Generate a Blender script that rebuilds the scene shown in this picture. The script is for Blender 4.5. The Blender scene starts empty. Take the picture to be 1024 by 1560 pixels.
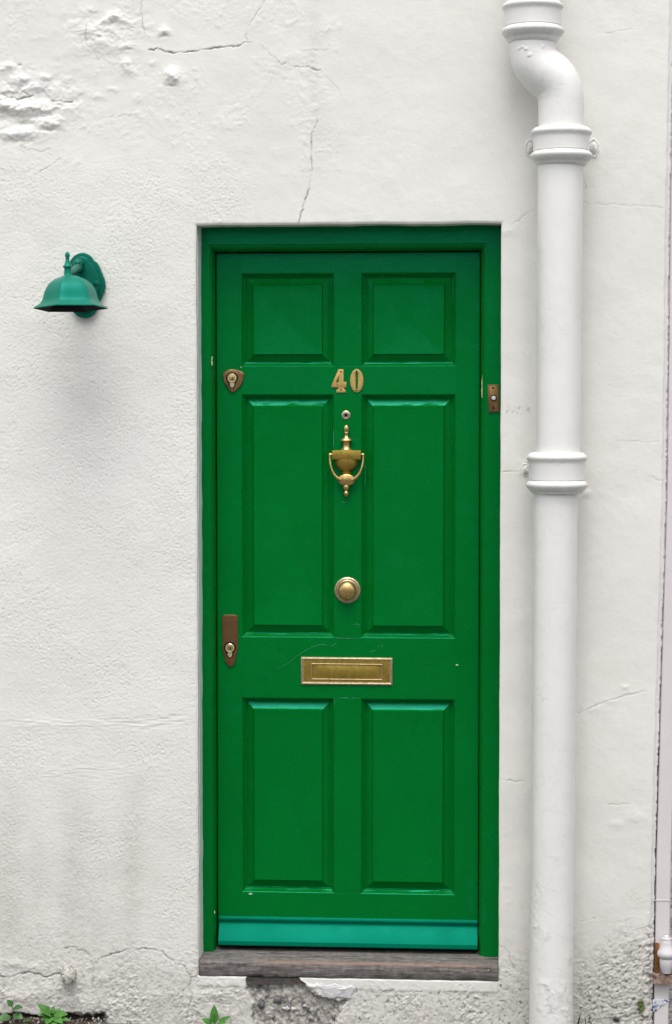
import bpy, bmesh, math, random
import numpy as np
from mathutils import Vector, Matrix, Euler
R = math.radians
random.seed(4)
scene = bpy.context.scene
col = scene.collection

# ---------------------------------------------------------------- camera
F = 3216.0                      # focal length in photo pixels (photo is 1024 x 1560)
PITCH = 0.0466; YAW = 0.0705
CAM = Vector((0.40, -6.07, 1.77))
cam_data = bpy.data.cameras.new("camera")
cam = bpy.data.objects.new("camera", cam_data); col.objects.link(cam)
cam_data.sensor_fit = 'VERTICAL'; cam_data.sensor_height = 36.0
cam_data.lens = F / 1560 * 36.0
cam_data.clip_start = 0.05; cam_data.clip_end = 2000
cam.location = CAM; cam.rotation_euler = (math.pi/2 - PITCH, 0, YAW)
scene.camera = cam
# ---------------------------------------------------------------- sky, sun, exposure
SUN_EL = R(66); SUN_AZ = R(181)       # compass direction the light comes from (0 = +Y, clockwise)
world = bpy.data.worlds.new("World"); scene.world = world; world.use_nodes = True
wn = world.node_tree.nodes; wl = world.node_tree.links
sky = wn.new('ShaderNodeTexSky'); sky.sky_type = 'NISHITA'; sky.sun_disc = False
sky.sun_elevation = SUN_EL; sky.sun_rotation = SUN_AZ; sky.air_density = 1.0; sky.dust_density = 4.0; sky.ozone_density = 1.0
hs = wn.new('ShaderNodeHueSaturation'); hs.inputs['Saturation'].default_value = 0.22
wl.new(sky.outputs[0], hs.inputs['Color']); wl.new(hs.outputs[0], wn['Background'].inputs['Color'])
wn['Background'].inputs['Strength'].default_value = 0.15
sl = bpy.data.lights.new("sun", 'SUN'); sl.energy = 0.62; sl.angle = R(42); sl.color = (1.0, 0.975, 0.94)
sun = bpy.data.objects.new("sun", sl); col.objects.link(sun)
d = Vector((math.sin(SUN_AZ)*math.cos(SUN_EL), math.cos(SUN_AZ)*math.cos(SUN_EL), math.sin(SUN_EL)))
sun.rotation_euler = d.to_track_quat('Z', 'Y').to_euler()
scene.view_settings.view_transform = 'Standard'; scene.view_settings.look = 'None'
scene.view_settings.exposure = 0.73; scene.view_settings.gamma = 1.0

# ---------------------------------------------------------------- pixel <-> plane
ROT = Euler((math.pi/2 - PITCH, 0, YAW)).to_matrix()
def P(px, py, Y=0.0):
    dd = ROT @ Vector(((px-512)/F, -(py-780)/F, -1.0))
    t = (Y - CAM.y) / dd.y
    return CAM + dd * t
def pix_of(X, Y, Z):             # arrays -> photo pixels
    M = np.array(ROT)
    p = np.stack([X-CAM.x, Y-CAM.y, Z-CAM.z], -1) @ M
    return 512 + F*p[..., 0]/(-p[..., 2]), 780 - F*p[..., 1]/(-p[..., 2])
def S(Y=0.0): return (Y - CAM.y)/F      # metres per pixel at plane Y

# ---------------------------------------------------------------- object helpers
def tag(o, label=None, cat=None, group=None, kind=None):
    if cat and not kind: kind = 'thing'
    if label: o['label'] = label
    if cat: o['category'] = cat
    if group: o['group'] = group
    if kind: o['kind'] = kind
    return o
ROOT = {}
def thing(name, label, cat, loc=(0, 0, 0), group=None):
    o = bpy.data.objects.new(name, None); col.objects.link(o); o.location = loc
    o.empty_display_size = 0.05
    ROOT[o.name] = Vector(loc)
    return tag(o, label, cat, group)
def link_mesh(name, me, mat, parent=None, smooth=True, angle=35):
    o = bpy.data.objects.new(name, me); col.objects.link(o)
    if mat: me.materials.append(mat)
    if parent is not None:
        off = ROOT[parent.name]
        me.transform(Matrix.Translation(-off)); o.parent = parent
        ROOT[o.name] = off
    if smooth:
        me.polygons.foreach_set('use_smooth', [True]*len(me.polygons))
        try: me.set_sharp_from_angle(angle=R(angle))
        except Exception: pass
    me.update()
    return o
def obj(name, bm, mat, parent=None, smooth=True, angle=35):
    bmesh.ops.recalc_face_normals(bm, faces=bm.faces)
    me = bpy.data.meshes.new(name); bm.to_mesh(me); bm.free()
    return link_mesh(name, me, mat, parent, smooth, angle)
def BM(): return bmesh.new()
def box(bm, x0, x1, y0, y1, z0, z1, bev=0.0, seg=2):
    t = bmesh.new()
    r = bmesh.ops.create_cube(t, size=1.0)
    for v in t.verts:
        v.co = Vector(((x0+x1)/2 + v.co.x*(x1-x0), (y0+y1)/2 + v.co.y*(y1-y0), (z0+z1)/2 + v.co.z*(z1-z0)))
    if bev: bmesh.ops.bevel(t, geom=list(t.edges), offset=bev, segments=seg, profile=0.5, affect='EDGES')
    me = bpy.data.meshes.new('t'); t.to_mesh(me); t.free(); bm.from_mesh(me); bpy.data.meshes.remove(me)
def loft(bm, rings, closed=True, cap0=True, cap1=True):
    vs = [[bm.verts.new(p) for p in r] for r in rings]
    n = len(rings[0])
    for a, b in zip(vs, vs[1:]):
        for i in range(n if closed else n-1):
            j = (i+1) % n
            bm.faces.new((a[i], a[j], b[j], b[i]))
    if cap0 and closed: bm.faces.new(vs[0][::-1])
    if cap1 and closed: bm.faces.new(vs[-1])
    return vs
def lathe(bm, c, prof, axis='z', n=40, sx=1.0, sy=1.0, ph=0.0):
    """prof: (radius, offset along axis). axis 'z' up; 'y' offset goes towards the viewer (-Y)."""
    rings = []
    for r, t in prof:
        r = max(r, 1e-5); ring = []
        for k in range(n):
            a = ph + 2*math.pi*k/n
            if axis == 'z': ring.append(Vector((c[0]+r*math.cos(a)*sx, c[1]+r*math.sin(a)*sy, c[2]+t)))
            elif axis == 'y': ring.append(Vector((c[0]+r*math.cos(a)*sx, c[1]-t, c[2]+r*math.sin(a)*sy)))
            else: ring.append(Vector((c[0]+t, c[1]+r*math.cos(a)*sx, c[2]+r*math.sin(a)*sy)))
        rings.append(ring)
    loft(bm, rings)
def catmull(pts, n=8):
    pts = [Vector(p) for p in pts]; out = []
    q = [2*pts[0]-pts[1]] + pts + [2*pts[-1]-pts[-2]]
    for i in range(1, len(q)-2):
        for k in range(n):
            t = k/n; a, b, c, d_ = q[i-1], q[i], q[i+1], q[i+2]
            out.append(0.5*((2*b)+(c-a)*t+(2*a-5*b+4*c-d_)*t*t+(3*b-a-3*c+d_)*t**3))
    out.append(pts[-1]); return out
def tube(bm, path, rad, n=16, caps=True):
    path = [Vector(p) for p in path]
    if not hasattr(rad, '__len__'): rad = [rad]*len(path)
    rad = [float(r_) for r_ in rad]
    rings = []; up = Vector((0, 1, 0.001))
    for i, p in enumerate(path):
        t = (path[min(i+1, len(path)-1)] - path[max(i-1, 0)]).normalized()
        if abs(t.dot(up.normalized())) > 0.95: up = Vector((1, 0, 0.01))
        a = t.cross(up).normalized(); b = a.cross(t).normalized()
        rings.append([p + rad[i]*(math.cos(2*math.pi*k/n)*a + math.sin(2*math.pi*k/n)*b) for k in range(n)])
    loft(bm, rings, cap0=caps, cap1=caps)
def smooth_poly(pts, n=5):
    """closed catmull through 2-D points"""
    m = len(pts); out = []
    for i in range(m):
        a, b, c, d_ = [Vector(pts[(i+k) % m]) for k in (-1, 0, 1, 2)]
        for k in range(n):
            t = k/n
            out.append(0.5*((2*b)+(c-a)*t+(2*a-5*b+4*c-d_)*t*t+(3*b-a-3*c+d_)*t**3))
    return out
def plate(name, outline, Yback, thick, mat, parent, bev=0.001, holes=(), seg=2, angle=35):
    """flat plate from photo-pixel outlines, its front face thick in front of Yback"""
    cu = bpy.data.curves.new('c', 'CURVE'); cu.dimensions = '2D'; cu.fill_mode = 'BOTH'
    Yf = Yback - thick
    for pl in [outline] + list(holes):
        sp = cu.splines.new('POLY'); sp.points.add(len(pl)-1)
        for i, p in enumerate(pl):
            w = P(p[0], p[1], Yf); sp.points[i].co = (w.x, w.z, 0, 1)
        sp.use_cyclic_u = True
    cu.extrude = max(thick/2 - bev, 1e-5); cu.bevel_depth = bev; cu.bevel_resolution = seg
    cu.offset = -bev
    o = bpy.data.objects.new('c', cu); col.objects.link(o)
    dg = bpy.context.evaluated_depsgraph_get()
    me = bpy.data.meshes.new_from_object(o.evaluated_get(dg))
    bpy.data.objects.remove(o); bpy.data.curves.remove(cu)
    me.transform(Matrix(((1, 0, 0, 0), (0, 0, -1, Yback - thick/2), (0, 1, 0, 0), (0, 0, 0, 1))))
    me.name = name
    bm = bmesh.new(); bm.from_mesh(me); bmesh.ops.remove_doubles(bm, verts=bm.verts, dist=1e-6)
    bmesh.ops.recalc_face_normals(bm, faces=bm.faces); bm.to_mesh(me); bm.free()
    me.materials.clear()
    return link_mesh(name, me, mat, parent, True, angle)

# ---------------------------------------------------------------- material helpers
def mat_new(name):
    m = bpy.data.materials.new(name); m.use_nodes = True
    nt = m.node_tree; return m, nt, nt.nodes['Principled BSDF']
class N:
    def __init__(s, nt): s.nt = nt; s.tc = nt.nodes.new('ShaderNodeTexCoord')
    def new(s, t, **kw):
        n = s.nt.nodes.new(t)
        for k, v in kw.items(): setattr(n, k, v)
        return n
    def link(s, a, b): s.nt.links.new(a, b)
    def mapping(s, scale=(1, 1, 1), rot=(0, 0, 0), coord='Object'):
        n = s.new('ShaderNodeMapping'); n.inputs['Scale'].default_value = scale; n.inputs['Rotation'].default_value = rot
        s.link(s.tc.outputs[coord], n.inputs[0]); return n.outputs[0]
    def noise(s, vec, scale, detail=4, rough=0.55, dist=0.0):
        n = s.new('ShaderNodeTexNoise'); n.inputs['Scale'].default_value = scale; n.inputs['Detail'].default_value = detail
        n.inputs['Roughness'].default_value = rough; n.inputs['Distortion'].default_value = dist
        s.link(vec, n.inputs['Vector']); return n.outputs['Fac']
    def ramp(s, fac, stops):
        n = s.new('ShaderNodeValToRGB'); s.link(fac, n.inputs[0])
        e = n.color_ramp.elements
        while len(e) < len(stops): e.new(0.5)
        for i, (p, c) in enumerate(stops):
            e[i].position = p; e[i].color = (c, c, c, 1) if not hasattr(c, '__len__') else (*c, 1)
        return n.outputs[0]
    def mix(s, fac, a, b, mode='MIX'):
        n = s.new('ShaderNodeMix', data_type='RGBA', blend_type=mode)
        for idx, v in ((0, fac), (6, a), (7, b)):
            if hasattr(v, 'links'): s.link(v, n.inputs[idx])
            else: n.inputs[idx].default_value = v if idx == 0 else (*v, 1)
        return n.outputs[2]
    def math(s, op, a, b=0.0):
        n = s.new('ShaderNodeMath', operation=op)
        for i, v in enumerate((a, b)):
            if hasattr(v, 'links'): s.link(v, n.inputs[i])
            else: n.inputs[i].default_value = v
        return n.outputs[0]
    def bump(s, h, dist, strength=1.0, prev=None):
        n = s.new('ShaderNodeBump'); n.inputs['Distance'].default_value = dist; n.inputs['Strength'].default_value = strength
        s.link(h, n.inputs['Height'])
        if prev is not None: s.link(prev, n.inputs['Normal'])
        return n.outputs[0]

def mat_plaster():
    m, nt, b = mat_new('painted render'); n = N(nt)
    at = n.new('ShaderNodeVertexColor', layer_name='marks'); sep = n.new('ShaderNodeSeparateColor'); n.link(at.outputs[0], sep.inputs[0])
    dirt_shade, crack, bare = sep.outputs; pink = at.outputs['Alpha']
    v = n.mapping()
    big = n.noise(v, 2.2, 5, 0.6)
    base = n.mix(n.ramp(big, [(0.35, 0.0), (0.7, 1.0)]), (0.768, 0.752, 0.706), (0.722, 0.708, 0.668))
    warm = n.noise(v, 5.5, 6, 0.65, 0.4)
    base = n.mix(n.ramp(warm, [(0.55, 0.0), (0.8, 0.55)]), base, (0.68, 0.668, 0.60))
    base = n.mix(pink, base, (0.68, 0.64, 0.64))
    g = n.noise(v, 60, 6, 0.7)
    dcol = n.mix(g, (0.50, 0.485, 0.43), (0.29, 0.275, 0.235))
    base = n.mix(n.math('MULTIPLY', dirt_shade, n.ramp(g, [(0.25, 0.35), (0.75, 1.0)])), base, dcol)
    # small dark specks
    vor = n.new('ShaderNodeTexVoronoi'); vor.inputs['Scale'].default_value = 38; n.link(v, vor.inputs['Vector'])
    sp = n.math('MULTIPLY', n.ramp(vor.outputs['Distance'], [(0.02, 1.0), (0.06, 0.0)]), n.ramp(n.noise(v, 9, 3), [(0.52, 0.0), (0.66, 0.8)]))
    base = n.mix(sp, base, (0.2, 0.19, 0.17))
    st = n.noise(v, 70, 8, 0.75); st2 = n.noise(v, 22, 5, 0.7)
    bc = n.ramp(st, [(0.3, (0.05, 0.045, 0.04)), (0.42, (0.26, 0.235, 0.205)), (0.55, (0.42, 0.395, 0.36)), (0.68, (0.66, 0.65, 0.63))])
    bc = n.mix(n.ramp(st2, [(0.56, 0.0), (0.60, 0.85)]), bc, (0.11, 0.105, 0.11))
    bc = n.mix(n.ramp(n.noise(v, 48, 4, 0.6), [(0.60, 0.0), (0.64, 0.75)]), bc, (0.62, 0.60, 0.57))
    base = n.mix(bare, base, bc)
    base = n.mix(crack, base, (0.06, 0.055, 0.05))
    n.link(base, b.inputs['Base Color'])
    b.inputs['Roughness'].default_value = 0.72
    b.inputs['Specular IOR Level'].default_value = 0.35
    h1 = n.noise(v, 210, 4, 0.6)
    bp = n.bump(h1, 0.0007, 0.55)
    n.link(bp, b.inputs['Normal'])
    return m
def mat_paint(name, c1, c2, rough=(0.25, 0.45), brush=(60, 60, 3), tint=(1, 1, 1), bump=0.0004, coat=0.0, spec=0.5, dirt_shade=0.25):
    m, nt, b = mat_new(name); n = N(nt)
    v = n.mapping(); vb = n.mapping(scale=brush)
    big = n.noise(v, 3.0, 5, 0.6, 0.3)
    c = n.mix(n.ramp(big, [(0.3, 0.0), (0.7, 1.0)]), c1, c2)
    if name.startswith('green gloss'):
        c = n.mix(n.ramp(n.noise(v, 4.2, 8, 0.7, 1.2), [(0.58, 0.0), (0.75, 0.35)]), c, (0.001, 0.20, 0.06))
        c = n.mix(n.ramp(n.noise(vb, 7, 6, 0.7), [(0.35, 0.25), (0.6, 0.0)]), c, (0.0003, 0.10, 0.009))
    fine = n.noise(v, 45, 6, 0.7)
    c = n.mix(n.math('MULTIPLY', n.ramp(fine, [(0.55, 0.0), (0.85, 1.0)]), dirt_shade), c, tuple(0.6*k+0.02 for k in c1))
    n.link(c, b.inputs['Base Color'])
    r = n.ramp(n.noise(v, 11, 6, 0.65), [(0.3, rough[0]), (0.7, rough[1])]); n.link(r, b.inputs['Roughness'])
    b.inputs['Specular IOR Level'].default_value = spec; b.inputs['Specular Tint'].default_value = (*tint, 1)
    bp = n.bump(n.noise(vb, 9, 4, 0.6), bump, 0.6)
    bp = n.bump(n.noise(v, 16, 4, 0.55), bump*2.2, 0.5, bp)
    n.link(bp, b.inputs['Normal'])
    return m
def mat_metal(name, bright, dark, rough=(0.25, 0.5), amount=(0.35, 0.7), metallic=0.9, scale=60, bump=0.0003):
    m, nt, b = mat_new(name); n = N(nt); v = n.mapping()
    f = n.ramp(n.noise(v, scale, 7, 0.7, 0.6), [(amount[0], 0.0), (amount[1], 1.0)])
    n.link(n.mix(f, bright, dark), b.inputs['Base Color'])
    n.link(n.ramp(f, [(0, rough[0]), (1, rough[1])]), b.inputs['Roughness'])
    b.inputs['Metallic'].default_value = metallic
    n.link(n.bump(n.noise(v, 180, 4), bump, 0.6), b.inputs['Normal'])
    return m
def mat_wood(dk=1.0, nm='weathered oak'):
    m, nt, b = mat_new(nm); n = N(nt)
    v = n.mapping(scale=(2.2, 16, 26)); v2 = n.mapping(); g = n.math('ADD', n.math('MULTIPLY', n.noise(v, 7, 10, 0.78, 0.5), 0.72), n.math('MULTIPLY', n.noise(v2, 60, 6, 0.75), 0.28))
    c = n.ramp(g, [(0.38, (0.03, 0.026, 0.024)), (0.47, (0.11, 0.097, 0.090)), (0.56, (0.20, 0.182, 0.172)), (0.66, (0.36, 0.34, 0.325))])
    if dk != 1.0: c = n.mix(1.0, c, (dk, dk*.95, dk*.88), 'MULTIPLY')
    at = n.new('ShaderNodeVertexColor', layer_name='wear'); sp = n.new('ShaderNodeSeparateColor'); n.link(at.outputs[0], sp.inputs[0])
    c = n.mix(n.math('MULTIPLY', sp.outputs[0], 0.65), c, (0.33, 0.20, 0.14))
    n.link(c, b.inputs['Base Color']); b.inputs['Roughness'].default_value = 0.8
    bp = n.bump(g, 0.004, 0.9); n.link(bp, b.inputs['Normal'])
    return m
def mat_simple(name, c1, c2, scale=30, rough=0.7, bump=0.001, lo=0.35, hi=0.65, metallic=0.0):
    m, nt, b = mat_new(name); n = N(nt); v = n.mapping(); g = n.noise(v, scale, 7, 0.7)
    n.link(n.ramp(g, [(lo, c1), (hi, c2)]), b.inputs['Base Color']); b.inputs['Roughness'].default_value = rough
    b.inputs['Metallic'].default_value = metallic
    if name == 'dark hollow': b.inputs['Specular IOR Level'].default_value = 0.05
    n.link(n.bump(g, bump, 0.8), b.inputs['Normal']); return m
def mat_leaf(name, c1, c2):
    m, nt, b = mat_new(name); n = N(nt); v = n.mapping()
    n.link(n.ramp(n.noise(v, 60, 5, 0.6), [(0.3, c1), (0.7, c2)]), b.inputs['Base Color'])
    b.inputs['Roughness'].default_value = 0.45; b.inputs['Subsurface Weight'].default_value = 0.0
    n.link(n.bump(n.noise(v, 200, 3), 0.0005, 0.5), b.inputs['Normal']); return m
def mat_pipe():
    m, nt, b = mat_new('flaking white gloss'); n = N(nt); v = n.mapping()
    big = n.noise(v, 4, 5, 0.6)
    c = n.mix(n.ramp(big, [(0.35, 0.0), (0.7, 1.0)]), (0.79, 0.78, 0.752), (0.735, 0.728, 0.692))
    # grime collecting in a few blotches
    c = n.mix(n.ramp(n.noise(v, 30, 8, 0.75, 0.5), [(0.64, 0.0), (0.78, 0.5)]), c, (0.40, 0.38, 0.33))
    at = n.new('ShaderNodeVertexColor', layer_name='grime'); sp = n.new('ShaderNodeSeparateColor'); n.link(at.outputs[0], sp.inputs[0])
    c = n.mix(n.math('MULTIPLY', sp.outputs[0], n.ramp(n.noise(v, 55, 6, 0.7), [(0.3, 0.35), (0.7, 1.0)])), c, (0.34, 0.37, 0.31))
    n.link(c, b.inputs['Base Color'])
    b.inputs['Roughness'].default_value = 0.38; b.inputs['Specular IOR Level'].default_value = 0.4
    # flake outlines: warped voronoi steps in patches, denser near the foot
    nz = n.new('ShaderNodeTexNoise'); nz.inputs['Scale'].default_value = 14; nz.inputs['Detail'].default_value = 5
    n.link(v, nz.inputs['Vector'])
    wv = n.mix(0.12, (0, 0, 0), nz.outputs['Color'], 'MIX')
    ad = n.new('ShaderNodeVectorMath', operation='ADD'); n.link(v, ad.inputs[0]); n.link(wv, ad.inputs[1])
    vo = n.new('ShaderNodeTexVoronoi'); vo.inputs['Scale'].default_value = 26; n.link(ad.outputs[0], vo.inputs['Vector'])
    cellr = n.new('ShaderNodeSeparateColor'); n.link(vo.outputs['Color'], cellr.inputs[0])
    sx = n.new('ShaderNodeSeparateXYZ'); n.link(n.tc.outputs['Object'], sx.inputs[0])
    low = n.new('ShaderNodeMapRange'); low.inputs[1].default_value = 1.5; low.inputs[2].default_value = 0.2; low.inputs[3].default_value = 0.0; low.inputs[4].default_value = 0.34
    n.link(sx.outputs['Z'], low.inputs[0])
    steps = n.math('GREATER_THAN', n.math('ADD', cellr.outputs[0], low.outputs[0]), 0.90)
    bp = n.bump(steps, 0.0016, 0.8)
    bp = n.bump(n.noise(v, 16, 6, 0.6, 0.4), 0.0018, 0.5, bp)
    bp = n.bump(n.noise(v, 110, 5, 0.7), 0.0003, 0.5, bp)
    n.link(bp, b.inputs['Normal']); return m

M_WALL = mat_plaster()
GT = (0.08, 1.0, 0.85)
M_GREEN = mat_paint('green gloss paint', (0.0003, 0.152, 0.0125), (0.0003, 0.132, 0.010), (0.16, 0.32), (70, 70, 2.5), GT, 0.0007, spec=0.55, dirt_shade=0.3)
M_GREENH = mat_paint('green gloss paint cross brushed', (0.0003, 0.152, 0.0125), (0.0003, 0.132, 0.010), (0.16, 0.32), (2.5, 70, 70), GT, 0.0007, spec=0.55, dirt_shade=0.3)
M_TEAL = mat_paint('sky tinted green paint', (0.0008, 0.165, 0.090), (0.0008, 0.135, 0.070), (0.35, 0.55), (2.5, 60, 60), (0.02, 1, .85), 0.0004, spec=0.32, dirt_shade=0.2)  # teal of the sky reflection put into the weatherboard's base colour
M_LAMP = mat_paint('teal enamel', (0.001, 0.135, 0.085), (0.004, 0.165, 0.11), (0.3, 0.5), (20, 20, 20), (0.15, 1, 0.9), 0.0003, spec=0.4, dirt_shade=0.35)
M_LAMPD = mat_paint('green enamel', (0.002, 0.085, 0.05), (0.002, 0.10, 0.06), (0.25, 0.4), (20, 20, 20), (0.15, 1, 0.9), 0.0003, spec=0.5, dirt_shade=0.2)
M_BRASS = mat_metal('aged brass', (0.70, 0.50, 0.20), (0.36, 0.22, 0.07), (0.2, 0.42), (0.35, 0.7), 0.9, 55)
M_BRASSL = mat_metal('tarnished brass plate', (0.42, 0.295, 0.058), (0.24, 0.165, 0.026), (0.4, 0.6), (0.35, 0.68), 0.8, 45)
M_BRASSR = mat_metal('worn silvered brass', (0.66, 0.53, 0.36), (0.40, 0.29, 0.16), (0.3, 0.5), (0.4, 0.7), 0.85, 120)
M_BRONZE = mat_metal('brown bronze', (0.24, 0.13, 0.055), (0.15, 0.075, 0.035), (0.3, 0.5), (0.3, 0.7), 0.75, 30)
M_BRONZE2 = mat_metal('mottled bronze', (0.42, 0.24, 0.09), (0.16, 0.085, 0.05), (0.28, 0.45), (0.38, 0.62), 0.85, 38)
M_DIGIT = mat_metal('pitted brass', (0.66, 0.43, 0.14), (0.30, 0.20, 0.09), (0.35, 0.6), (0.5, 0.72), 0.75, 160)
M_CREAMB = mat_metal('polished pale brass', (0.85, 0.78, 0.48), (0.6, 0.5, 0.25), (0.2, 0.4), (0.4, 0.7), 0.7, 60)
M_CHROME = mat_metal('dull chrome', (0.6, 0.6, 0.62), (0.3, 0.3, 0.31), (0.15, 0.35), (0.4, 0.7), 1.0, 60)
M_DARK = mat_simple('dark hollow', (0.006, 0.006, 0.006), (0.015, 0.014, 0.013), 40, 0.6)
M_WOOD = mat_wood(); M_ROT = mat_wood(0.5, 'rotten oak')
M_PIPE = mat_pipe()
M_PINK = mat_paint('pinkish white gloss', (0.70, 0.66, 0.655), (0.64, 0.60, 0.595), (0.3, 0.5), (50, 50, 3), (1, 1, 1), 0.0008, spec=0.4, dirt_shade=0.3)
M_CHINA = mat_paint('glossy white paint', (0.66, 0.635, 0.65), (0.58, 0.555, 0.565), (0.12, 0.25), (10, 10, 10), (1, 1, 1), 0.0004, spec=0.6, dirt_shade=0.1)
M_RUST = mat_simple('flaking rust', (0.10, 0.03, 0.008), (0.52, 0.40, 0.33), 95, 0.85, 0.004, 0.35, 0.7)
M_RUSTD = mat_simple('dark rust', (0.018, 0.009, 0.008), (0.34, 0.12, 0.015), 75, 0.85, 0.003)
M_BLUE = mat_simple('blue and white glaze', (0.05, 0.12, 0.30), (0.72, 0.72, 0.74), 110, 0.3, 0.0006, 0.42, 0.52)
M_PURP = mat_simple('dark purple paint', (0.018, 0.010, 0.026), (0.03, 0.018, 0.04), 12, 0.35, 0.0006)
M_CHIP = mat_simple('bare wood', (0.50, 0.38, 0.20), (0.66, 0.55, 0.36), 70, 0.75)
M_WCHIP = mat_simple('white primer', (0.62, 0.62, 0.58), (0.75, 0.75, 0.72), 70, 0.6)
M_SCRATCH = mat_simple('scuffed paint', (0.003, 0.18, 0.07), (0.02, 0.27, 0.15), 120, 0.5, 0.0002)
M_SOIL = mat_simple('dark damp soil', (0.018, 0.012, 0.009), (0.10, 0.062, 0.045), 60, 0.95, 0.006)
M_PAVE = mat_simple('grey paving', (0.075, 0.073, 0.068), (0.14, 0.137, 0.13), 14, 0.85, 0.002)
M_LEAF = mat_leaf('fresh leaf', (0.03, 0.12, 0.015), (0.075, 0.23, 0.03))
M_LEAFD = mat_leaf('dark leaf', (0.018, 0.075, 0.012), (0.05, 0.15, 0.03))
M_STEM = mat_leaf('purple stem', (0.04, 0.012, 0.018), (0.07, 0.03, 0.02))
M_MOSS = mat_leaf('yellow green moss', (0.07, 0.10, 0.015), (0.16, 0.19, 0.04))
M_GRASS = mat_leaf('thin dark grass', (0.04, 0.07, 0.02), (0.09, 0.12, 0.04))
M_CAULK = mat_simple('blue grey filler', (0.58, 0.63, 0.62), (0.68, 0.72, 0.70), 25, 0.6, 0.001)

# ---------------------------------------------------------------- numpy noise
_tab = {}
def perlin(x, y, seed=0):
    if seed not in _tab:
        rs = np.random.RandomState(seed+11); a = rs.rand(65536)*2*np.pi
        _tab[seed] = (np.cos(a).astype(np.float32), np.sin(a).astype(np.float32))
    gx, gy = _tab[seed]
    x = np.asarray(x); y = np.asarray(y)
    fx = np.floor(x); fy = np.floor(y); xf = (x-fx).astype(np.float32); yf = (y-fy).astype(np.float32)
    xi = fx.astype(np.int32); yi = fy.astype(np.int32)
    u = xf*xf*xf*(xf*(xf*6-15)+10); v = yf*yf*yf*(yf*(yf*6-15)+10)
    x0 = (xi & 255) << 8; x1 = ((xi+1) & 255) << 8; y0 = yi & 255; y1 = (yi+1) & 255
    def dot(i, j, a, b): k = i | j; return gx[k]*a + gy[k]*b
    p = dot(x0, y0, xf, yf); p = p + (dot(x1, y0, xf-1, yf)-p)*u
    q = dot(x0, y1, xf, yf-1); q = q + (dot(x1, y1, xf-1, yf-1)-q)*u
    return (p+(q-p)*v)*1.41
def fbm_m(m, x, y, *a, **k):
    """noise only where the mask m is positive"""
    r = np.zeros(m.shape, np.float32); s_ = m > 0; r[s_] = fbm(x[s_], y[s_], *a, **k); return r
def fbm(x, y, s, o=4, seed=0, g=0.5):
    t = 0; a = 1
    for k in range(o):
        c_, s_ = math.cos(0.5+k*1.17), math.sin(0.5+k*1.17)
        t = t + a*perlin((x*c_-y*s_)*s, (x*s_+y*c_)*s, seed+k); s *= 2.03; a *= g
    return t
def sst(e0, e1, x):
    t = np.clip((x-e0)/(e1-e0), 0, 1); return t*t*(3-2*t)
def seg_dist(U, V, pts):
    d2 = np.full(U.shape, 1e9)
    for (x0, y0), (x1, y1) in zip(pts, pts[1:]):
        dx, dy = x1-x0, y1-y0; L = dx*dx+dy*dy+1e-9
        t = np.clip(((U-x0)*dx+(V-y0)*dy)/L, 0, 1)
        d2 = np.minimum(d2, (U-x0-t*dx)**2+(V-y0-t*dy)**2)
    return np.sqrt(d2)
def inside(U, V, poly):
    r = np.zeros(U.shape, bool); n = len(poly); j = n-1
    for i in range(n):
        xi, yi = poly[i]; xj, yj = poly[j]
        c = ((yi > V) != (yj > V)) & (U < (xj-xi)*(V-yi)/(yj-yi+1e-12)+xi)
        r ^= c; j = i
    return r

# ---------------------------------------------------------------- main levels
YF = 0.082      # front of the door frame
YL = 0.134      # front of the door leaf stiles
OX0 = P(300.5, 800, 0).x; OX1 = P(762.3, 800, 0).x       # wall opening
OZ1 = P(530, 341.5, 0).z; OZ0 = P(530, 1490.5, 0).z
def wob(t, seed): return fbm(np.asarray(t, float), np.full(np.shape(t), 0.37), 7, 4, seed, 0.55)*0.0016

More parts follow.
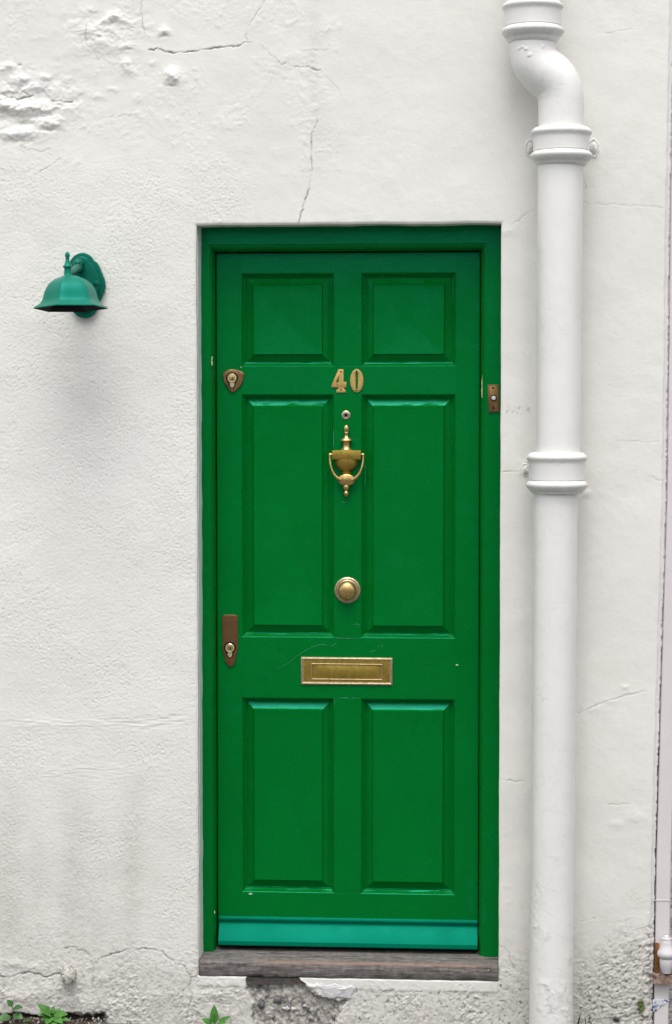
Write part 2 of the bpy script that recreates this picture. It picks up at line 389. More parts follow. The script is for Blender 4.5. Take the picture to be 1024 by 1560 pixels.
# ---------------------------------------------------------------- the wall: one relief mesh
EDGE = ([0, 300, 500, 750, 1000, 1300, 1560], [1021, 1014, 1012, 1008.5, 1001, 992.5, 988])
CRACKS = [  # (points, half width px, darkness, depth mm)
 ([(228,77),(240,74),(255,79),(270,80),(300,78),(320,74),(345,71),(360,71),(372,65)], 1.1, 1.0, 3),
 ([(376,65),(376,45),(385,30),(400,8),(408,-10)], 0.6, .45, 1.5),
 ([(372,65),(395,67),(412,82),(430,97),(450,102)], 0.6, .4, 1.5),
 ([(452,101),(470,103),(488,108)], 0.9, .8, 2), ([(488,108),(500,120),(512,133),(520,140)], 0.5, .35, 1),
 ([(484,180),(475,210),(474,235),(476,262),(470,290),(460,320),(455,341)], 0.8, .6, 2),
 ([(216,-5),(215,25),(220,48),(226,60)], 0.5, .4, 1), ([(130,40),(131,65),(145,83),(150,91)], 0.6, .35, 1.5),
 ([(0,152),(12,151),(18,149)], 0.9, .9, 3), ([(25,151),(50,147)], 0.9, .85, 3), ([(78,153),(92,155),(110,155)], 0.9, .85, 2.5),
 ([(28,133),(40,143),(46,147)], 0.7, .6, 2), ([(-2,138),(12,148)], 0.8, .7, 2), ([(52,215),(30,222),(60,232),(75,226)], 0.5, .4, 1),
 ([(60,262),(80,250),(92,242)], 0.5, .4, 1), ([(152,178),(165,181),(172,177)], .5, .4, 1), ([(180,177),(200,174)], .5, .4, 1),
 ([(-5,1486),(15,1489),(28,1485),(45,1482),(60,1484),(70,1489),(85,1484),(95,1483)], 1.1, .7, 4),
 ([(100,1445),(115,1444),(130,1450),(138,1456)], 0.7, .6, 2), ([(138,1456),(142,1475),(141,1500)], .5, .3, 1),
 ([(154,1460),(175,1452),(200,1446),(225,1445),(245,1449),(256,1460),(268,1468),(282,1472),(286,1482),(292,1490),(300,1486),(303,1480)], 0.9, .65, 2.5),
 ([(292,1490),(288,1500),(293,1515),(286,1540),(284,1562)], 0.7, .4, 2), ([(276,1520),(282,1505),(290,1500)], .6, .4, 2),
 ([(308,1527),(340,1527),(352,1531)], 0.7, .5, 2), ([(350,1530),(352,1562)], .6, .35, 1.5),
 ([(766,718),(782,719),(791,718)], 0.9, .65, 2), ([(791,718),(800,707),(812,704)], 0.6, .35, 1.5), ([(798,708),(812,705)], .7, .4, 2),
 ([(880,1088),(900,1078),(930,1066),(960,1058),(985,1052)], 0.6, .3, 1.5), ([(782,342),(800,327),(815,318)], 0.6, .3, 1.5),
 ([(884,1405),(893,1402),(905,1400)], 0.8, .4, 3), ([(910,1470),(935,1468),(960,1465),(975,1460)], .9, .4, 3),
 ([(955,1452),(962,1462),(966,1467)], 1., .6, 3), ([(978,1545),(981,1552),(977,1562)], 1.2, .8, 4), ([(950,1550),(965,1545),(978,1542)], 1., .5, 3),
 ([(768,1442),(775,1452),(782,1476)], .7, .4, 1.5), ([(758,1438),(765,1444),(767,1440)], .6, .4, 1.5),
 ([(886,262),(890,275),(893,288)], 0.8, .5, 1.5), ([(920,52),(945,47),(965,44)], .6, .15, 1), ([(985,724),(1000,730),(1012,731)], .5, .25, 1),
 ([(940,672),(975,672),(1008,674)], .6, .15, 1), ([(888,307),(900,310),(930,312),(1010,316)], .6, .18, 1),
 ([(926,1225),(960,1225)], .5, .15, 1), ([(252,618),(256,608),(262,603)], .6, .25, .5), ([(455,78),(500,76)], .5, .25, 1),
 ([(762,1188),(785,1190),(806,1192)], .6, .2, 1.5), ([(230,1480),(240,1500)], .5, .15, 1),
]
LUMPS = [  # x, y, rx, ry, height mm
 (172,24,9,6,11),(164,33,5,4,8),(184,30,12,6,5),(250,48,7,6,11),(262,113,9,8,14),(266,122,8,6,10),(192,96,7,8,8),(196,108,9,6,5),
 (12,101,8,4,9),(3,106,5,3,6),(28,121,12,6,8),(70,117,6,3,7),(60,130,22,8,5),(20,160,26,8,10),(50,168,24,9,11),(80,188,14,7,13),
 (35,203,22,8,9),(4,160,14,8,10),(100,165,20,10,4),(14,205,10,6,6),(232,96,6,4,3),(140,45,20,14,4),(160,62,28,14,5),(190,72,14,6,5),
 (150,148,10,4,3),(172,136,8,3,3),(210,150,7,6,3),(120,140,24,6,3),(455,88,20,6,1.5),(840,470,9,9,0),(345,190,18,10,1.5),
 (96,18,7,9,2),(135,16,12,4,2),(60,58,14,3,1.2),(905,1080,10,5,2),(930,1068,8,4,2),(952,1047,5,3,2.5),(772,352,8,6,3),(965,1245,14,10,3),(940,1255,10,6,2.5),
 (810,225,6,9,5),(904,228,7,10,6),(893,752,7,5,4),(798,715,6,9,6),(20,1468,14,5,5),(50,1475,12,4,4),(110,1500,22,10,5),(155,1490,10,6,4),
 (70,1510,30,10,5),(30,1520,30,8,6),(120,1525,22,9,6),(180,1530,26,9,4),(240,1518,22,10,4),(300,1518,10,8,5),(330,1515,20,5,4),(340,1545,20,6,4),
]
PITS = [(30,100,3,2,7),(171,35,4,2,6),(250,56,5,2,7),(32,132,5,3,7),(75,197,9,3,12),(10,172,16,3,11),(36,189,12,3,8),(60,178,12,4,8),(30,215,16,4,5),
 (262,131,7,2,5),(196,75,6,2,5),(152,48,5,3,4),(20,150,9,2,6)]
BARE = [(376,1480),(452,1480),(454,1487),(468,1504),(490,1519),(512,1524),(533,1523),(524,1537),(516,1550),(508,1580),(392,1580),(383,1548),(384,1528),(375,1508)]
FLAKE = [(452,1488),(470,1497),(500,1503),(540,1502),(538,1512),(534,1522),(515,1518),(508,1522),(492,1519),(480,1511),(468,1503)]
def build_wall():
    xl, xr = P(-14, 800).x, P(1036, 300).x; zt, zb = P(512, -16).z, P(512, 1567).z
    st = 0.0026
    xs = np.concatenate([np.linspace(-5.0, xl, 40)[:-1], np.linspace(xl, OX0, int((OX0-xl)/st)), np.linspace(OX0, OX1, int((OX1-OX0)/st))[1:], np.linspace(OX1, xr, int((xr-OX1)/st))[1:]])
    nb = int((OZ0-zb)/st)
    zs = np.concatenate([np.linspace(-0.12, zb, 8)[:-1], np.linspace(zb, OZ0, nb), np.linspace(OZ0, OZ1, int((OZ1-OZ0)/st))[1:], np.linspace(OZ1, zt, int((zt-OZ1)/st))[1:], np.linspace(zt, 5.4, 30)[1:]])
    X, Z = np.meshgrid(xs, zs); Y0 = np.zeros_like(X)
    U, V = pix_of(X, Y0, Z)
    Uj = U + fbm(U, V, 0.09, 3, 60)*2.2; Vj = V + fbm(U, V, 0.09, 3, 70)*2.2
    h = fbm(X, Z, 2.2, 3, 1)*0.003 + fbm(X, Z, 12, 4, 5)*0.0006
    # where the rendering is pebbly / where it is trowelled smooth
    left = 1 - sst(285, 420, U + 60*fbm(X, Z, 3, 3, 9))
    peb = left*sst(190, 270, V + 40*fbm(X, Z, 4, 3, 8))*0.9 + 0.12
    patch = 0.7 + 0.5*sst(-0.25, 0.5, fbm(X, Z, 4.5, 3, 14))
    g1 = fbm(X, Z, 175, 3, 20, 0.75); g2 = fbm(X, Z, 75, 2, 26)
    h += peb*patch*(g1*0.00068 + g2*0.0003)
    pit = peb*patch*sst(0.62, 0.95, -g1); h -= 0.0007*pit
    # trowel ripples
    h += (1-peb)*(fbm(X, Z, 19, 4, 31, 0.5)*0.00045*(0.3+sst(-.2, .5, fbm(X, Z, 5, 3, 33))) + fbm(X, Z*1.3, 75, 3, 35)*0.00013)
    rg = fbm_m((V < 260)*(U < 520), X, Z, 30, 5, 38, 0.65); h += (V < 260)*(U < 520)*0.0011*np.abs(rg)*sst(0.0, 0.4, fbm(X, Z, 6, 3, 39)+0.15)
    # coarse, decayed base course
    low = sst(1400, 1530, V + 25*fbm(X, Z, 8, 3, 41))
    n43 = fbm_m(low, X, Z, 62, 4, 43, 0.68); n47 = fbm_m(low, X, Z, 165, 3, 47, 0.75); lm = 0.45+0.9*sst(-.3, .4, fbm_m(low, X, Z, 9, 3, 49)); h += low*lm*(n43*0.0017 + n47*0.0013)
    sr = sst(872, 890, U)*sst(1390, 1520, V + 0.5*(U-900) + 40*fbm(X, Z, 7, 3, 50))
    cx = X*0.8+Z*0.6; cz = -X*0.6+Z*0.8
    h += sr*(fbm_m(sr, cx*0.8, cz*1.5, 60, 5, 53, 0.78)*0.0021 - 0.003*sst(0.35, 0.7, fbm_m(sr, cx, cz*1.4, 70, 3, 57)))
    crevice_shade = sr*0.7*sst(0.5, 0.75, fbm_m(sr, cx, cz*1.4, 70, 3, 57))  # shade in the rough right base's crevices, painted dark
    # brushed bands on the left
    for vc, wd, u0, u1 in ((1098, 10, 0, 300), (1172, 10, 50, 230), (1108, 6, 190, 300)):
        m = np.exp(-((V-vc-6*np.sin(U/70.))/wd)**2)*sst(u0-10, u0+30, U)*(1-sst(u1-40, u1, U))
        m = np.where(m > .01, m, 0); h = h*(1-0.5*m) + m*fbm_m(m, X*6, Z*60, 3, 4, 61)*0.0012
    n80 = fbm(U, V, 0.2, 3, 80)
    dm = np.exp(-(((U-30)/75)**2+((V-165+0.12*U)/42)**2)) + 0.6*np.exp(-(((U-165)/55)**2+((V-45)/32)**2))
    dm = np.where(dm > .02, dm, 0); wx = X + 0.012*fbm_m(dm, X, Z, 25, 3, 301); wz = Z + 0.012*fbm_m(dm, X, Z, 25, 3, 305)
    rn = fbm_m(dm, wx*0.8, wz*1.5, 21, 4, 309, 0.45); h += dm*(0.0040*(sst(-.05, .45, rn)) - 0.003*sst(.0, .35, -rn) + 0.001*fbm_m(dm, X, Z, 90, 3, 313))
    for (x, y, rx, ry, mm) in LUMPS:
        b_ = (abs(U-x) < 4*rx+6) & (abs(V-y) < 4*ry+6)
        q = ((Uj[b_]-x)/rx)**2 + ((Vj[b_]-y)/ry)**2
        h[b_] += mm*0.00064*np.exp(-q*0.75)*(1+0.25*n80[b_])
    for (x, y, rx, ry, mm) in PITS:
        b_ = (abs(U-x) < 4*rx+6) & (abs(V-y) < 4*ry+6)
        h[b_] -= mm*0.0006*np.exp(-(((Uj[b_]-x)/rx)**2 + ((Vj[b_]-y)/ry)**2))
    dirt_shade = 0.18*pit; crack = crevice_shade.copy(); bare = np.zeros_like(h); pink = np.zeros_like(h)  # first channel holds grime and also shade painted into recesses
    # grey-brown weather streaks, grime and painted shade
    wv = 8*fbm(X, Z, 5, 3, 90)
    def streak(uc, wd, v0, v1, a, f=60): return 1.0*a*np.exp(-((U+wv-uc)/wd)**2)*sst(v0-f, v0+f, V)*(1-sst(v1-f, v1+f, V))
    dirt_shade += streak(478, 9, -200, 160, .17) + streak(486, 14, 120, 300, .07) + streak(300, 6, 90, 170, .05)
    dirt_shade += streak(112, 22, 1200, 1420, .34) + streak(203, 20, 1190, 1440, .30) + streak(15, 26, 1180, 1440, .30) + streak(60, 14, 1260, 1440, .2)+ streak(150, 30, 1320, 1460, .12)
    dirt_shade += streak(130, 26, 480, 560, .06, 25) + streak(72, 16, 475, 520, .06, 20)  # darker patches just below the lamp
    dirt_shade += 0.20*sst(1380, 1520, V) + 0.36*sst(1040, 1520, V)*(0.7+0.5*fbm(X, Z, 6, 4, 92))*(1-0.5*sst(300, 420, U))
    dirt_shade += 0.35*sst(1480, 1560, V)*sst(-0.2, 0.5, fbm(X, Z, 22, 4, 94))
    dirt_shade += 0.5*np.maximum(low*0.6, 0)*sst(0.25, 0.8, -n47-0.4*n43)  # occlusion in the base crevices, painted as a darker tone
    dirt_shade += 0.16*np.exp(-((U-(806-0.003*(V-300)))/11)**2)*sst(250, 420, V) + 0.16*np.exp(-((U-(893-0.011*(V-300)))/10)**2)*sst(250, 420, V)  # beige shading along both sides of the pipe, painted on the wall
    dirt_shade += 0.28*np.exp(-(((U-786)/14)**2+((V-140)/60)**2))  # the same shading painted left of the swan neck
    dirt_shade += 0.30*sr + 0.6*sr*sst(0.05, 0.6, fbm_m(sr, cx, cz, 40, 4, 53)*-1)
    dirt_shade += 0.10*low + 0.45*low*sst(0.15, 0.6, -n43)  # grime over the base, plus shade painted into its hollows
    dirt_shade += 0.12*np.exp(-((U-303)/4.5)**2)*(V > 345)
    dirt_shade = dirt_shade + 0.05*sst(0.0, 0.7, fbm(X, Z, 1.7, 4, 97))
    # dotted scuff right of the bell
    sc = sst(0.25, 0.5, fbm(X, Z, 120, 3, 99))*((U > 768) & (U < 812) & (abs(V-624) < 6)); crack += 0.35*sc
    sp = sst(0.52, 0.7, fbm(X, Z, 95, 2, 101))*((U > 540) & (U < 815) & (V > 1500)); crack += 0.7*sp; h -= 0.002*sp
    for pts, wd, dk, mm in CRACKS:
        u0 = min(p[0] for p in pts)-8; u1 = max(p[0] for p in pts)+8; v0 = min(p[1] for p in pts)-8; v1 = max(p[1] for p in pts)+8
        sel = (U > u0) & (U < u1) & (V > v0) & (V < v1)
        if not sel.any(): continue
        d_ = seg_dist(Uj[sel], Vj[sel], pts); w = wd*np.clip(0.7+1.1*fbm(U[sel], V[sel], 0.06, 3, 103), 0.1, 1.6)
        k = (1-sst(w*0.45, w*0.45+1.15, d_))*np.clip(0.75+0.8*fbm(U[sel], V[sel], 0.04, 2, 204), 0.15, 1)
        crack[sel] = np.maximum(crack[sel], dk*k); h[sel] -= mm*0.0009*k  # shade inside each crack put into the colour, over a shallow groove
        h[sel] += 0.0003*np.exp(-((d_-2.5)/1.5)**2)*dk*(fbm(U[sel], V[sel], 0.2, 2, 203) > 0)
    # the white lip under the sill, the bare broken patch and the loose flake
    lip = sst(300, 306, U)*(1-sst(757, 762, U))*sst(1478, 1484, V)*(1-sst(1499+0.024*(U-303), 1503+0.024*(U-303), V+1.5*fbm(U, V, 0.08, 3, 105)))
    h = h*(1-0.6*lip) + 0.0025*lip; dirt_shade = dirt_shade*(1-0.75*lip) + lip*0.12*sst(-.1, .5, fbm(X, Z, 30, 3, 208)); crack *= (1-lip)
    Ub = U + fbm(U, V, 0.07, 4, 107)*5; Vb = V + fbm(U, V, 0.07, 4, 111)*3
    ib = inside(Ub, Vb, BARE); db = seg_dist(Ub, Vb, BARE+[BARE[0]])
    bm_ = np.where(ib, sst(0, 2.5, db), 0)
    h = h*(1-bm_) + bm_*(-0.013 + fbm_m(bm_, X, Z, 28, 5, 115, 0.62)*0.0050 + fbm_m(bm_, X, Z, 90, 3, 118)*0.002)
    bare = np.maximum(bare, np.where(ib, sst(0, 1.2, db), 0)); dirt_shade *= (1-bare)
    rim = np.where(~ib, np.exp(-(db/2.0)**2), 0)*(V > 1485); dirt_shade += 0.35*rim
    fl = inside(Ub, Vb, FLAKE); df = seg_dist(Ub, Vb, FLAKE+[FLAKE[0]]); fm = np.where(fl, sst(0, 2, df), 0)
    h += fm*(0.004+fbm(X, Z, 45, 3, 121)*0.003); bare *= (1-fm); pink = np.maximum(pink, 0.45*fm)
    # ragged foot of the wall on the left, over the soil
    foot = sst(1543, 1553, V + 5*fbm(U, V, 0.05, 4, 125))*(1-sst(150, 168, U)); h -= 0.03*foot; crack = np.maximum(crack, foot)
    hole = np.exp(-(((Uj-148)/9)**2+((Vj-1551)/6)**2)); h -= 0.02*hole; crack = np.maximum(crack, sst(.3, .7, hole))
    hole = np.exp(-(((Uj-938)/6)**2+((Vj-1557)/5)**2)); h -= 0.02*hole; crack = np.maximum(crack, sst(.3, .7, hole)*.8)
    # right hand corner strip and joint
    e = np.interp(V, *EDGE) + 1.0*fbm(U, V, 0.03, 3, 131); dl = U-e
    s1 = sst(-0.5, 1.5, dl); h -= 0.006*s1; pink = np.maximum(pink, s1*0.9)
    s2 = sst(6.2, 7.4, dl + 1.0*fbm(U, V, 0.12, 3, 133)); h -= (0.010+0.03*sst(900, 1450, V))*s2
    crack = np.maximum(crack, 0.5*s2*sst(200, 900, V)*(0.3+0.8*sst(-.2, .3, fbm(U, V, 0.06, 3, 137)))); 
    n141 = fbm_m(U > 950, X, Z, 50, 3, 141)
    ed = np.exp(-(np.minimum(np.abs(dl), 30)/6)**2)*sst(1350, 1480, V); h -= ed*sst(.1, .5, n141)*0.008; dirt_shade += 0.5*ed*sst(0, .4, n141)
    # soft arris round the opening
    dx = np.maximum(OX0-X, X-OX1); dz = np.maximum(Z-OZ1, OZ0-Z); do = np.maximum(np.maximum(dx, dz), 0)
    h -= 0.004*np.exp(-(do/0.0035)**2)*(Z > OZ0-0.001)
    k = np.exp(-do/0.05)
    Xw = X + k*np.where(X < 0, wob(Z, 151), wob(Z, 155)*0.6)*(Z > OZ0) ; Zw = Z + k*wob(X, 159)*(Z > OZ1-1e-6)
    far = sst(0.02, 0.4, np.maximum(np.maximum(xl-X, X-xr), np.maximum(Z-zt, 0))); h *= (1-far)
    ny, nx = X.shape
    co = np.stack([Xw, -h, Zw], -1).reshape(-1, 3)
    idx = np.arange(ny*nx).reshape(ny, nx)
    q = np.stack([idx[:-1, :-1], idx[:-1, 1:], idx[1:, 1:], idx[1:, :-1]], -1)
    xm = 0.5*(X[:-1, :-1]+X[1:, 1:]); zm = 0.5*(Z[:-1, :-1]+Z[1:, 1:])
    keep = ~((xm > OX0) & (xm < OX1) & (zm > OZ0) & (zm < OZ1))
    q = q[keep]
    me = bpy.data.meshes.new('house_wall')
    me.vertices.add(len(co)); me.vertices.foreach_set('co', co.ravel())
    me.loops.add(q.size); me.loops.foreach_set('vertex_index', q.ravel().astype(np.int32))
    me.polygons.add(len(q)); me.polygons.foreach_set('loop_start', np.arange(0, q.size, 4, dtype=np.int32))
    me.polygons.foreach_set('use_smooth', np.ones(len(q), bool))
    me.update(calc_edges=True)
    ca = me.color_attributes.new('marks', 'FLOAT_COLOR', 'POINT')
    c4 = np.clip(np.stack([dirt_shade, crack, bare, pink], -1), 0, 1).reshape(-1).astype(np.float32)
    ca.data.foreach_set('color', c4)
    me.materials.append(M_WALL)
    o = bpy.data.objects.new('surface', me); col.objects.link(o)
    # reveals share the wobble of the wall's edge
    def edgeY(i, j): return co[idx[i, j]]
    i0 = int(np.argmin(abs(zs-OZ0))); i1 = int(np.argmin(abs(zs-OZ1))); j0 = int(np.argmin(abs(xs-OX0))); j1 = int(np.argmin(abs(xs-OX1)))
    return o, [edgeY(i, j0) for i in range(i0, i1+1, 2)], [edgeY(i, j1) for i in range(i0, i1+1, 2)], [edgeY(i1, j) for j in range(j0, j1+1, 2)], xr
wall = thing('house_wall', 'old white painted rendered house wall with cracks and lumps around the green door', 'wall', (0, 0, 0))
surf, eL, eR, eT, XR = build_wall()
surf.parent = wall; ROOT[surf.name] = Vector((0, 0, 0))
def reveal(edge, dirn, name='reveal'):
    bm = BM(); ks = (0.0, .006, .012, .03, .06, .10, .16); rows = []
    for p in edge:
        row = []
        for k_ in ks:
            w = float(fbm(np.array(p[0]*9+p[2]*9), np.array(k_*20.), 1.0, 3, 171))*0.0012*(k_ > 0)
            row.append(Vector((p[0], p[1]+k_, p[2])) + Vector(dirn)*(w + (0.001 if k_ > 0.004 else 0)))
        rows.append(row)
    loft(bm, rows, closed=False)
    me = bpy.data.meshes.new(name); 
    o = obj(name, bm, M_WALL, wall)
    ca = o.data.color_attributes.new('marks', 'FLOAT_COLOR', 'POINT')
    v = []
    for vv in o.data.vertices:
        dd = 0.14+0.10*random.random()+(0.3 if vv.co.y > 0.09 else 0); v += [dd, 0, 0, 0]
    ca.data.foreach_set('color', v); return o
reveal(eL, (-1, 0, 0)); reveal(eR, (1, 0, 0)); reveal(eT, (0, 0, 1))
# bluish filler bead between reveal and frame, left
bm = BM(); a = P(304.2, 345, YF-0.004); rows = []
for i in range(90):
    z = OZ0+0.03 + (OZ1-OZ0-0.03)*i/89; w = 0.0018*float(fbm(np.array(z*11.), np.array(.3), 1., 4, 181))
    rows.append([Vector((OX0-0.006, YF-0.052, z)), Vector((OX0+0.0005, YF-0.05, z)), Vector((OX0+0.0015+w, YF-0.012, z)), Vector((OX0+0.003+w, YF+0.004, z))])
loft(bm, rows, closed=False); obj('filler_bead', bm, M_CAULK, wall)
# rest of the wall beyond the neighbour's doorway and the hidden inside
bm = BM(); box(bm, XR+0.95, 6.0, 0.0, 0.25, -0.1, 5.4, 0.004); o = obj('far_pier', bm, M_PINK, wall)
bm = BM(); box(bm, P(1036, 300).x-0.02, 6.0, 0.19, 0.25, 2.6, 5.4); obj('lintel_wall', bm, M_PINK, wall)
# coping so the top of the wall is closed from above
bm = BM(); box(bm, -5.0, 6.0, -0.02, 0.30, 5.4, 5.46, 0.006); obj('coping', bm, M_PIPE, wall)
bm = BM(); box(bm, -5.0, P(1000, 800).x-0.02, 0.21, 0.26, -0.1, 5.4); obj('backing', bm, M_DARK, wall)

# ---------------------------------------------------------------- ground
bm = BM(); GZ = P(512, 1566, 0).z
n_ = 40
vs = [bm.verts.new(p) for p in ((-400, -600, GZ), (400, -600, GZ), (400, 0.3, GZ), (-400, 0.3, GZ))]; bm.faces.new(vs)
tag(obj('pavement', bm, M_PAVE, smooth=False), kind='structure')
# unseen facade added behind the camera (shades the low sky, shows in the gloss)
bm = BM(); box(bm, -16, 16, -11.6, -10.6, GZ-.02, GZ+3.7)
for i in range(12):
    x = -15+i*2.6
    box(bm, x-.55, x+.55, -10.62, -10.54, GZ+2.75, GZ+2.85, .01); box(bm, x-.6, x+.6, -10.62, -10.52, GZ+.85, GZ+.95, .01)
box(bm, -16, 16, -10.7, -10.45, GZ+3.5, GZ+3.7, .03)
tag(obj('added_terrace', bm, mat_simple('pale cool render', (0.50, 0.53, 0.56), (0.60, 0.62, 0.65), 9, .9, .002)), kind='structure')
# soil strip on the left
bm = BM(); rows = []
for i in range(150):
    x = -3.0 + (P(172, 1560).x+3.0)*i/149; row = []
    for j in range(10):
        y = 0.05 - 0.15*j/9; t = j/9
        hz = (P(60, 1550.5, 0).z-GZ)*(1-max(0, t-0.45)/0.55)*min(1, (149-i)/14) + 0.006*float(fbm(np.array(x*14), np.array(y*30.), 1., 5, 191, .6))*(1-t) - 0.003
        row.append(Vector((x, y, GZ+hz)))
    rows.append(row)
loft(bm, rows, closed=False); tag(obj('soil', bm, M_SOIL), kind='structure')

# ---------------------------------------------------------------- door frame
def X_(px, Y, py=800): return P(px, py, Y).x
def Z_(py, Y, px=530): return P(px, py, Y).z
frame = thing('doorway', 'green painted wooden frame round the front door, set in the white wall', 'door frame', (0, YF, Z_(1450, YF)))
FB = P(530, 1468, -0.004).z + 0.006
lx0, lx1 = X_(301, YF), X_(329.5, YL); rx0, rx1 = X_(731.5, YL), X_(775, YF); tz0, tz1 = Z_(383.5, YL), Z_(338, YF)
CH = 0.016
def jamb(xa, xb, z0, z1, sgn, name='jamb'):
    """vertical jamb from outer xa to inner xb, moulded inner edge"""
    prof = [(xa, YF), (xb-sgn*(CH+0.003), YF), (xb-sgn*CH, YF+0.0025), (xb-sgn*CH*0.75, YF+0.003), (xb-sgn*CH*0.35, YF+0.010), (xb-sgn*0.001, YF+0.022), (xb, YF+0.026), (xb, YF+0.09), (xa, YF+0.09)]
    rings = []
    for k in range(31):
        z = z0+(z1-z0)*k/30
        rings.append([Vector((x+(0.0004*math.sin(z*9+x*40)), y, z + ((CH*1.1-(abs(xb-x)))*-1 if False else 0))) for x, y in prof])
    bm = BM(); loft(bm, rings); return obj(name, bm, M_GREEN, frame, angle=14)
jamb(lx0, lx1, FB, tz1-0.001, 1); 
jamb(rx1, rx0, FB-0.0005, tz1-0.001, -1)
prof = [(tz1, YF-0.0008), (tz0+CH+0.003, YF-0.0008), (tz0+CH, YF+0.0025), (tz0+CH*.75, YF+0.003), (tz0+CH*.35, YF+0.010), (tz0+0.001, YF+0.022), (tz0, YF+0.026), (tz0, YF+0.0895), (tz1, YF+0.0895)]
def mx(z, x, side):   # mitre: ends follow the jamb moulding
    return x
rings = []
for k in range(21):
    t = k/20; ring = []
    for z, y in prof:
        dz = min(max(0.0, (tz0+CH+0.003)-z), CH+0.003)
        xa, xb = lx1-(CH+0.003)+dz, rx0+(CH+0.003)-dz
        ring.append(Vector((xa+(xb-xa)*t, y, z)))
    rings.append(ring)
bm = BM(); loft(bm, rings); obj('head', bm, M_GREENH, frame, angle=14)

# ---------------------------------------------------------------- door
DZ0 = Z_(1444, YL)
door = thing('front_door', 'glossy green six panel front door with brass fittings and number 40', 'door', (X_(530, YL), YL, DZ0))
dx0, dx1 = lx1+0.0025, rx0-0.0025; dz1 = tz0-0.003
pxs = [X_(368, YL), X_(509.3, YL), X_(550, YL), X_(694.3, YL)]
rows_ = [(Z_(415.5, YL), Z_(558, YL)), (Z_(600.5, YL), Z_(971.5, YL)), (Z_(1064, YL), Z_(1361, YL))]
TH = 0.044; BV = 0.0009
bm = BM(); box(bm, dx0, pxs[0], YL, YL+TH, DZ0, dz1, BV); obj('stile', bm, M_GREEN, door, angle=12)
bm = BM(); box(bm, pxs[3], dx1, YL, YL+TH, DZ0, dz1, BV); obj('stile', bm, M_GREEN, door, angle=12)
rz = [(dz1, rows_[0][0]), (rows_[0][1], rows_[1][0]), (rows_[1][1], rows_[2][0]), (rows_[2][1], DZ0)]
for i, (za, zb_) in enumerate(rz):
    bm = BM(); o_ = 0.00025*(i % 2); box(bm, pxs[0]-0.0006, pxs[3]+0.0006, YL+0.0003-o_, YL+TH-0.001, zb_, za, BV*0.7); obj('rail', bm, M_GREENH, door, angle=12)
for za, zb_ in rows_:
    bm = BM(); box(bm, pxs[1], pxs[2], YL+0.0002, YL+TH-0.0015, zb_-0.0004, za+0.0004, BV*0.8); obj('muntin', bm, M_GREEN, door, angle=12)
def panel(x0, x1, z0, z1):
    # (inset from edge, depth behind stile face)
    pr = [(0.000, 0.0005), (0.0012, 0.0016), (0.0026, 0.0018), (0.0040, 0.0040), (0.0062, 0.0095), (0.0080, 0.0118), (0.0098, 0.0125), (0.0112, 0.0185), (0.0128, 0.0190), (0.0260, 0.0130), (0.0330, 0.0080), (0.0352, 0.0050), (0.0366, 0.0026), (0.0385, 0.0028)]
    rings = []
    nseg = 14
    for k, (i, dp) in enumerate(pr):
        a, b, c, d_ = x0+i, x1-i, z0+i, z1-i; ring = []
        for s in range(nseg): ring.append((a+(b-a)*s/nseg, c))
        for s in range(nseg): ring.append((b, c+(d_-c)*s/nseg))
        for s in range(nseg): ring.append((b-(b-a)*s/nseg, d_))
        for s in range(nseg): ring.append((a, d_-(d_-c)*s/nseg))
        jit = 0.0006 if 3 <= k <= 11 else 0
        rings.append([Vector((x+jit*random.uniform(-.5, .5), YL+dp+jit*random.uniform(-.5, .5), z+jit*random.uniform(-1, 1))) for x, z in ring])
    bm = BM(); loft(bm, rings, cap0=False); obj('panel', bm, M_GREEN, door, angle=14)
for zt_, zb_ in rows_:
    panel(pxs[0], pxs[1], zb_, zt_); panel(pxs[2], pxs[3], zb_, zt_)
bm = BM(); box(bm, dx0+0.001, dx1-0.001, YL+TH-0.012, YL+TH-0.003, DZ0+0.001, dz1-0.001); obj('back_board', bm, M_GREEN, door)
# weatherboard
wx0, wx1 = X_(333, YL-.03, 1400), X_(727.5, YL-.03, 1400)
zt_ = Z_(1399.5, YL-0.01); sc_ = S(YL)
wp = [(-.001, 0), (.006, -.0), (.0095, -.0025), (.0105, -.006), (.0095, -.010), (.007, -.0125), (.005, -.017), (.0055, -.021), (.009, -.0245), (.0105, -.0255), (.036, -.0640), (.0375, -.0665), (.0375, -.0775), (.036, -.0795), (.020, -.0795), (.014, -.075), (-.001, -.075)]
rings = []
for k in range(81):
    x = wx0+(wx1-wx0)*k/80
    nib = 0.0035*max(0, 1-abs(k-40)/6) if False else 0
    rings.append([Vector((x, YL-p, zt_+z+(random.uniform(-.0004, .0004)*(z < -.07)))) for p, z in wp])
bm = BM(); loft(bm, rings); tag(obj('weatherboard', bm, M_TEAL, door, angle=25), 'teal green weatherboard with sky reflection painted in')

# door number
def circ(cx, cy, rx, ry=None, n=28): return [(cx+rx*math.cos(2*math.pi*k/n), cy+(ry or rx)*math.sin(2*math.pi*k/n)) for k in range(n)]
four = [(515.6,562.6),(523.2,562.6),(523.5,582.2),(526.5,582.2),(527.9,581.5),(527.9,590.2),(524.2,590.4),(524.4,592.4),(526.6,594.0),(526.8,598),(512.2,598),(512.6,594.0),(515.5,592.3),(516.2,590.3),(506,590.3),(504.8,588.6),(507.5,581.5)]
o4 = plate('number_four', four, YL, 0.0035, M_DIGIT, door, 0.0006, holes=[[(516.3,573.2),(516.3,582.6),(511.6,582.8)]])
o0 = plate('number_zero', circ(543.6,580.0,10.2,17.8), YL, 0.0035, M_DIGIT, door, 0.0006, holes=[[(541.9,567.5),(543.6,566.2),(545.3,567.5),(545.3,592),(543.6,593.2),(541.9,592)]])
tag(o4, 'pitted brass numeral 4'); tag(o0, 'pitted brass numeral 0')
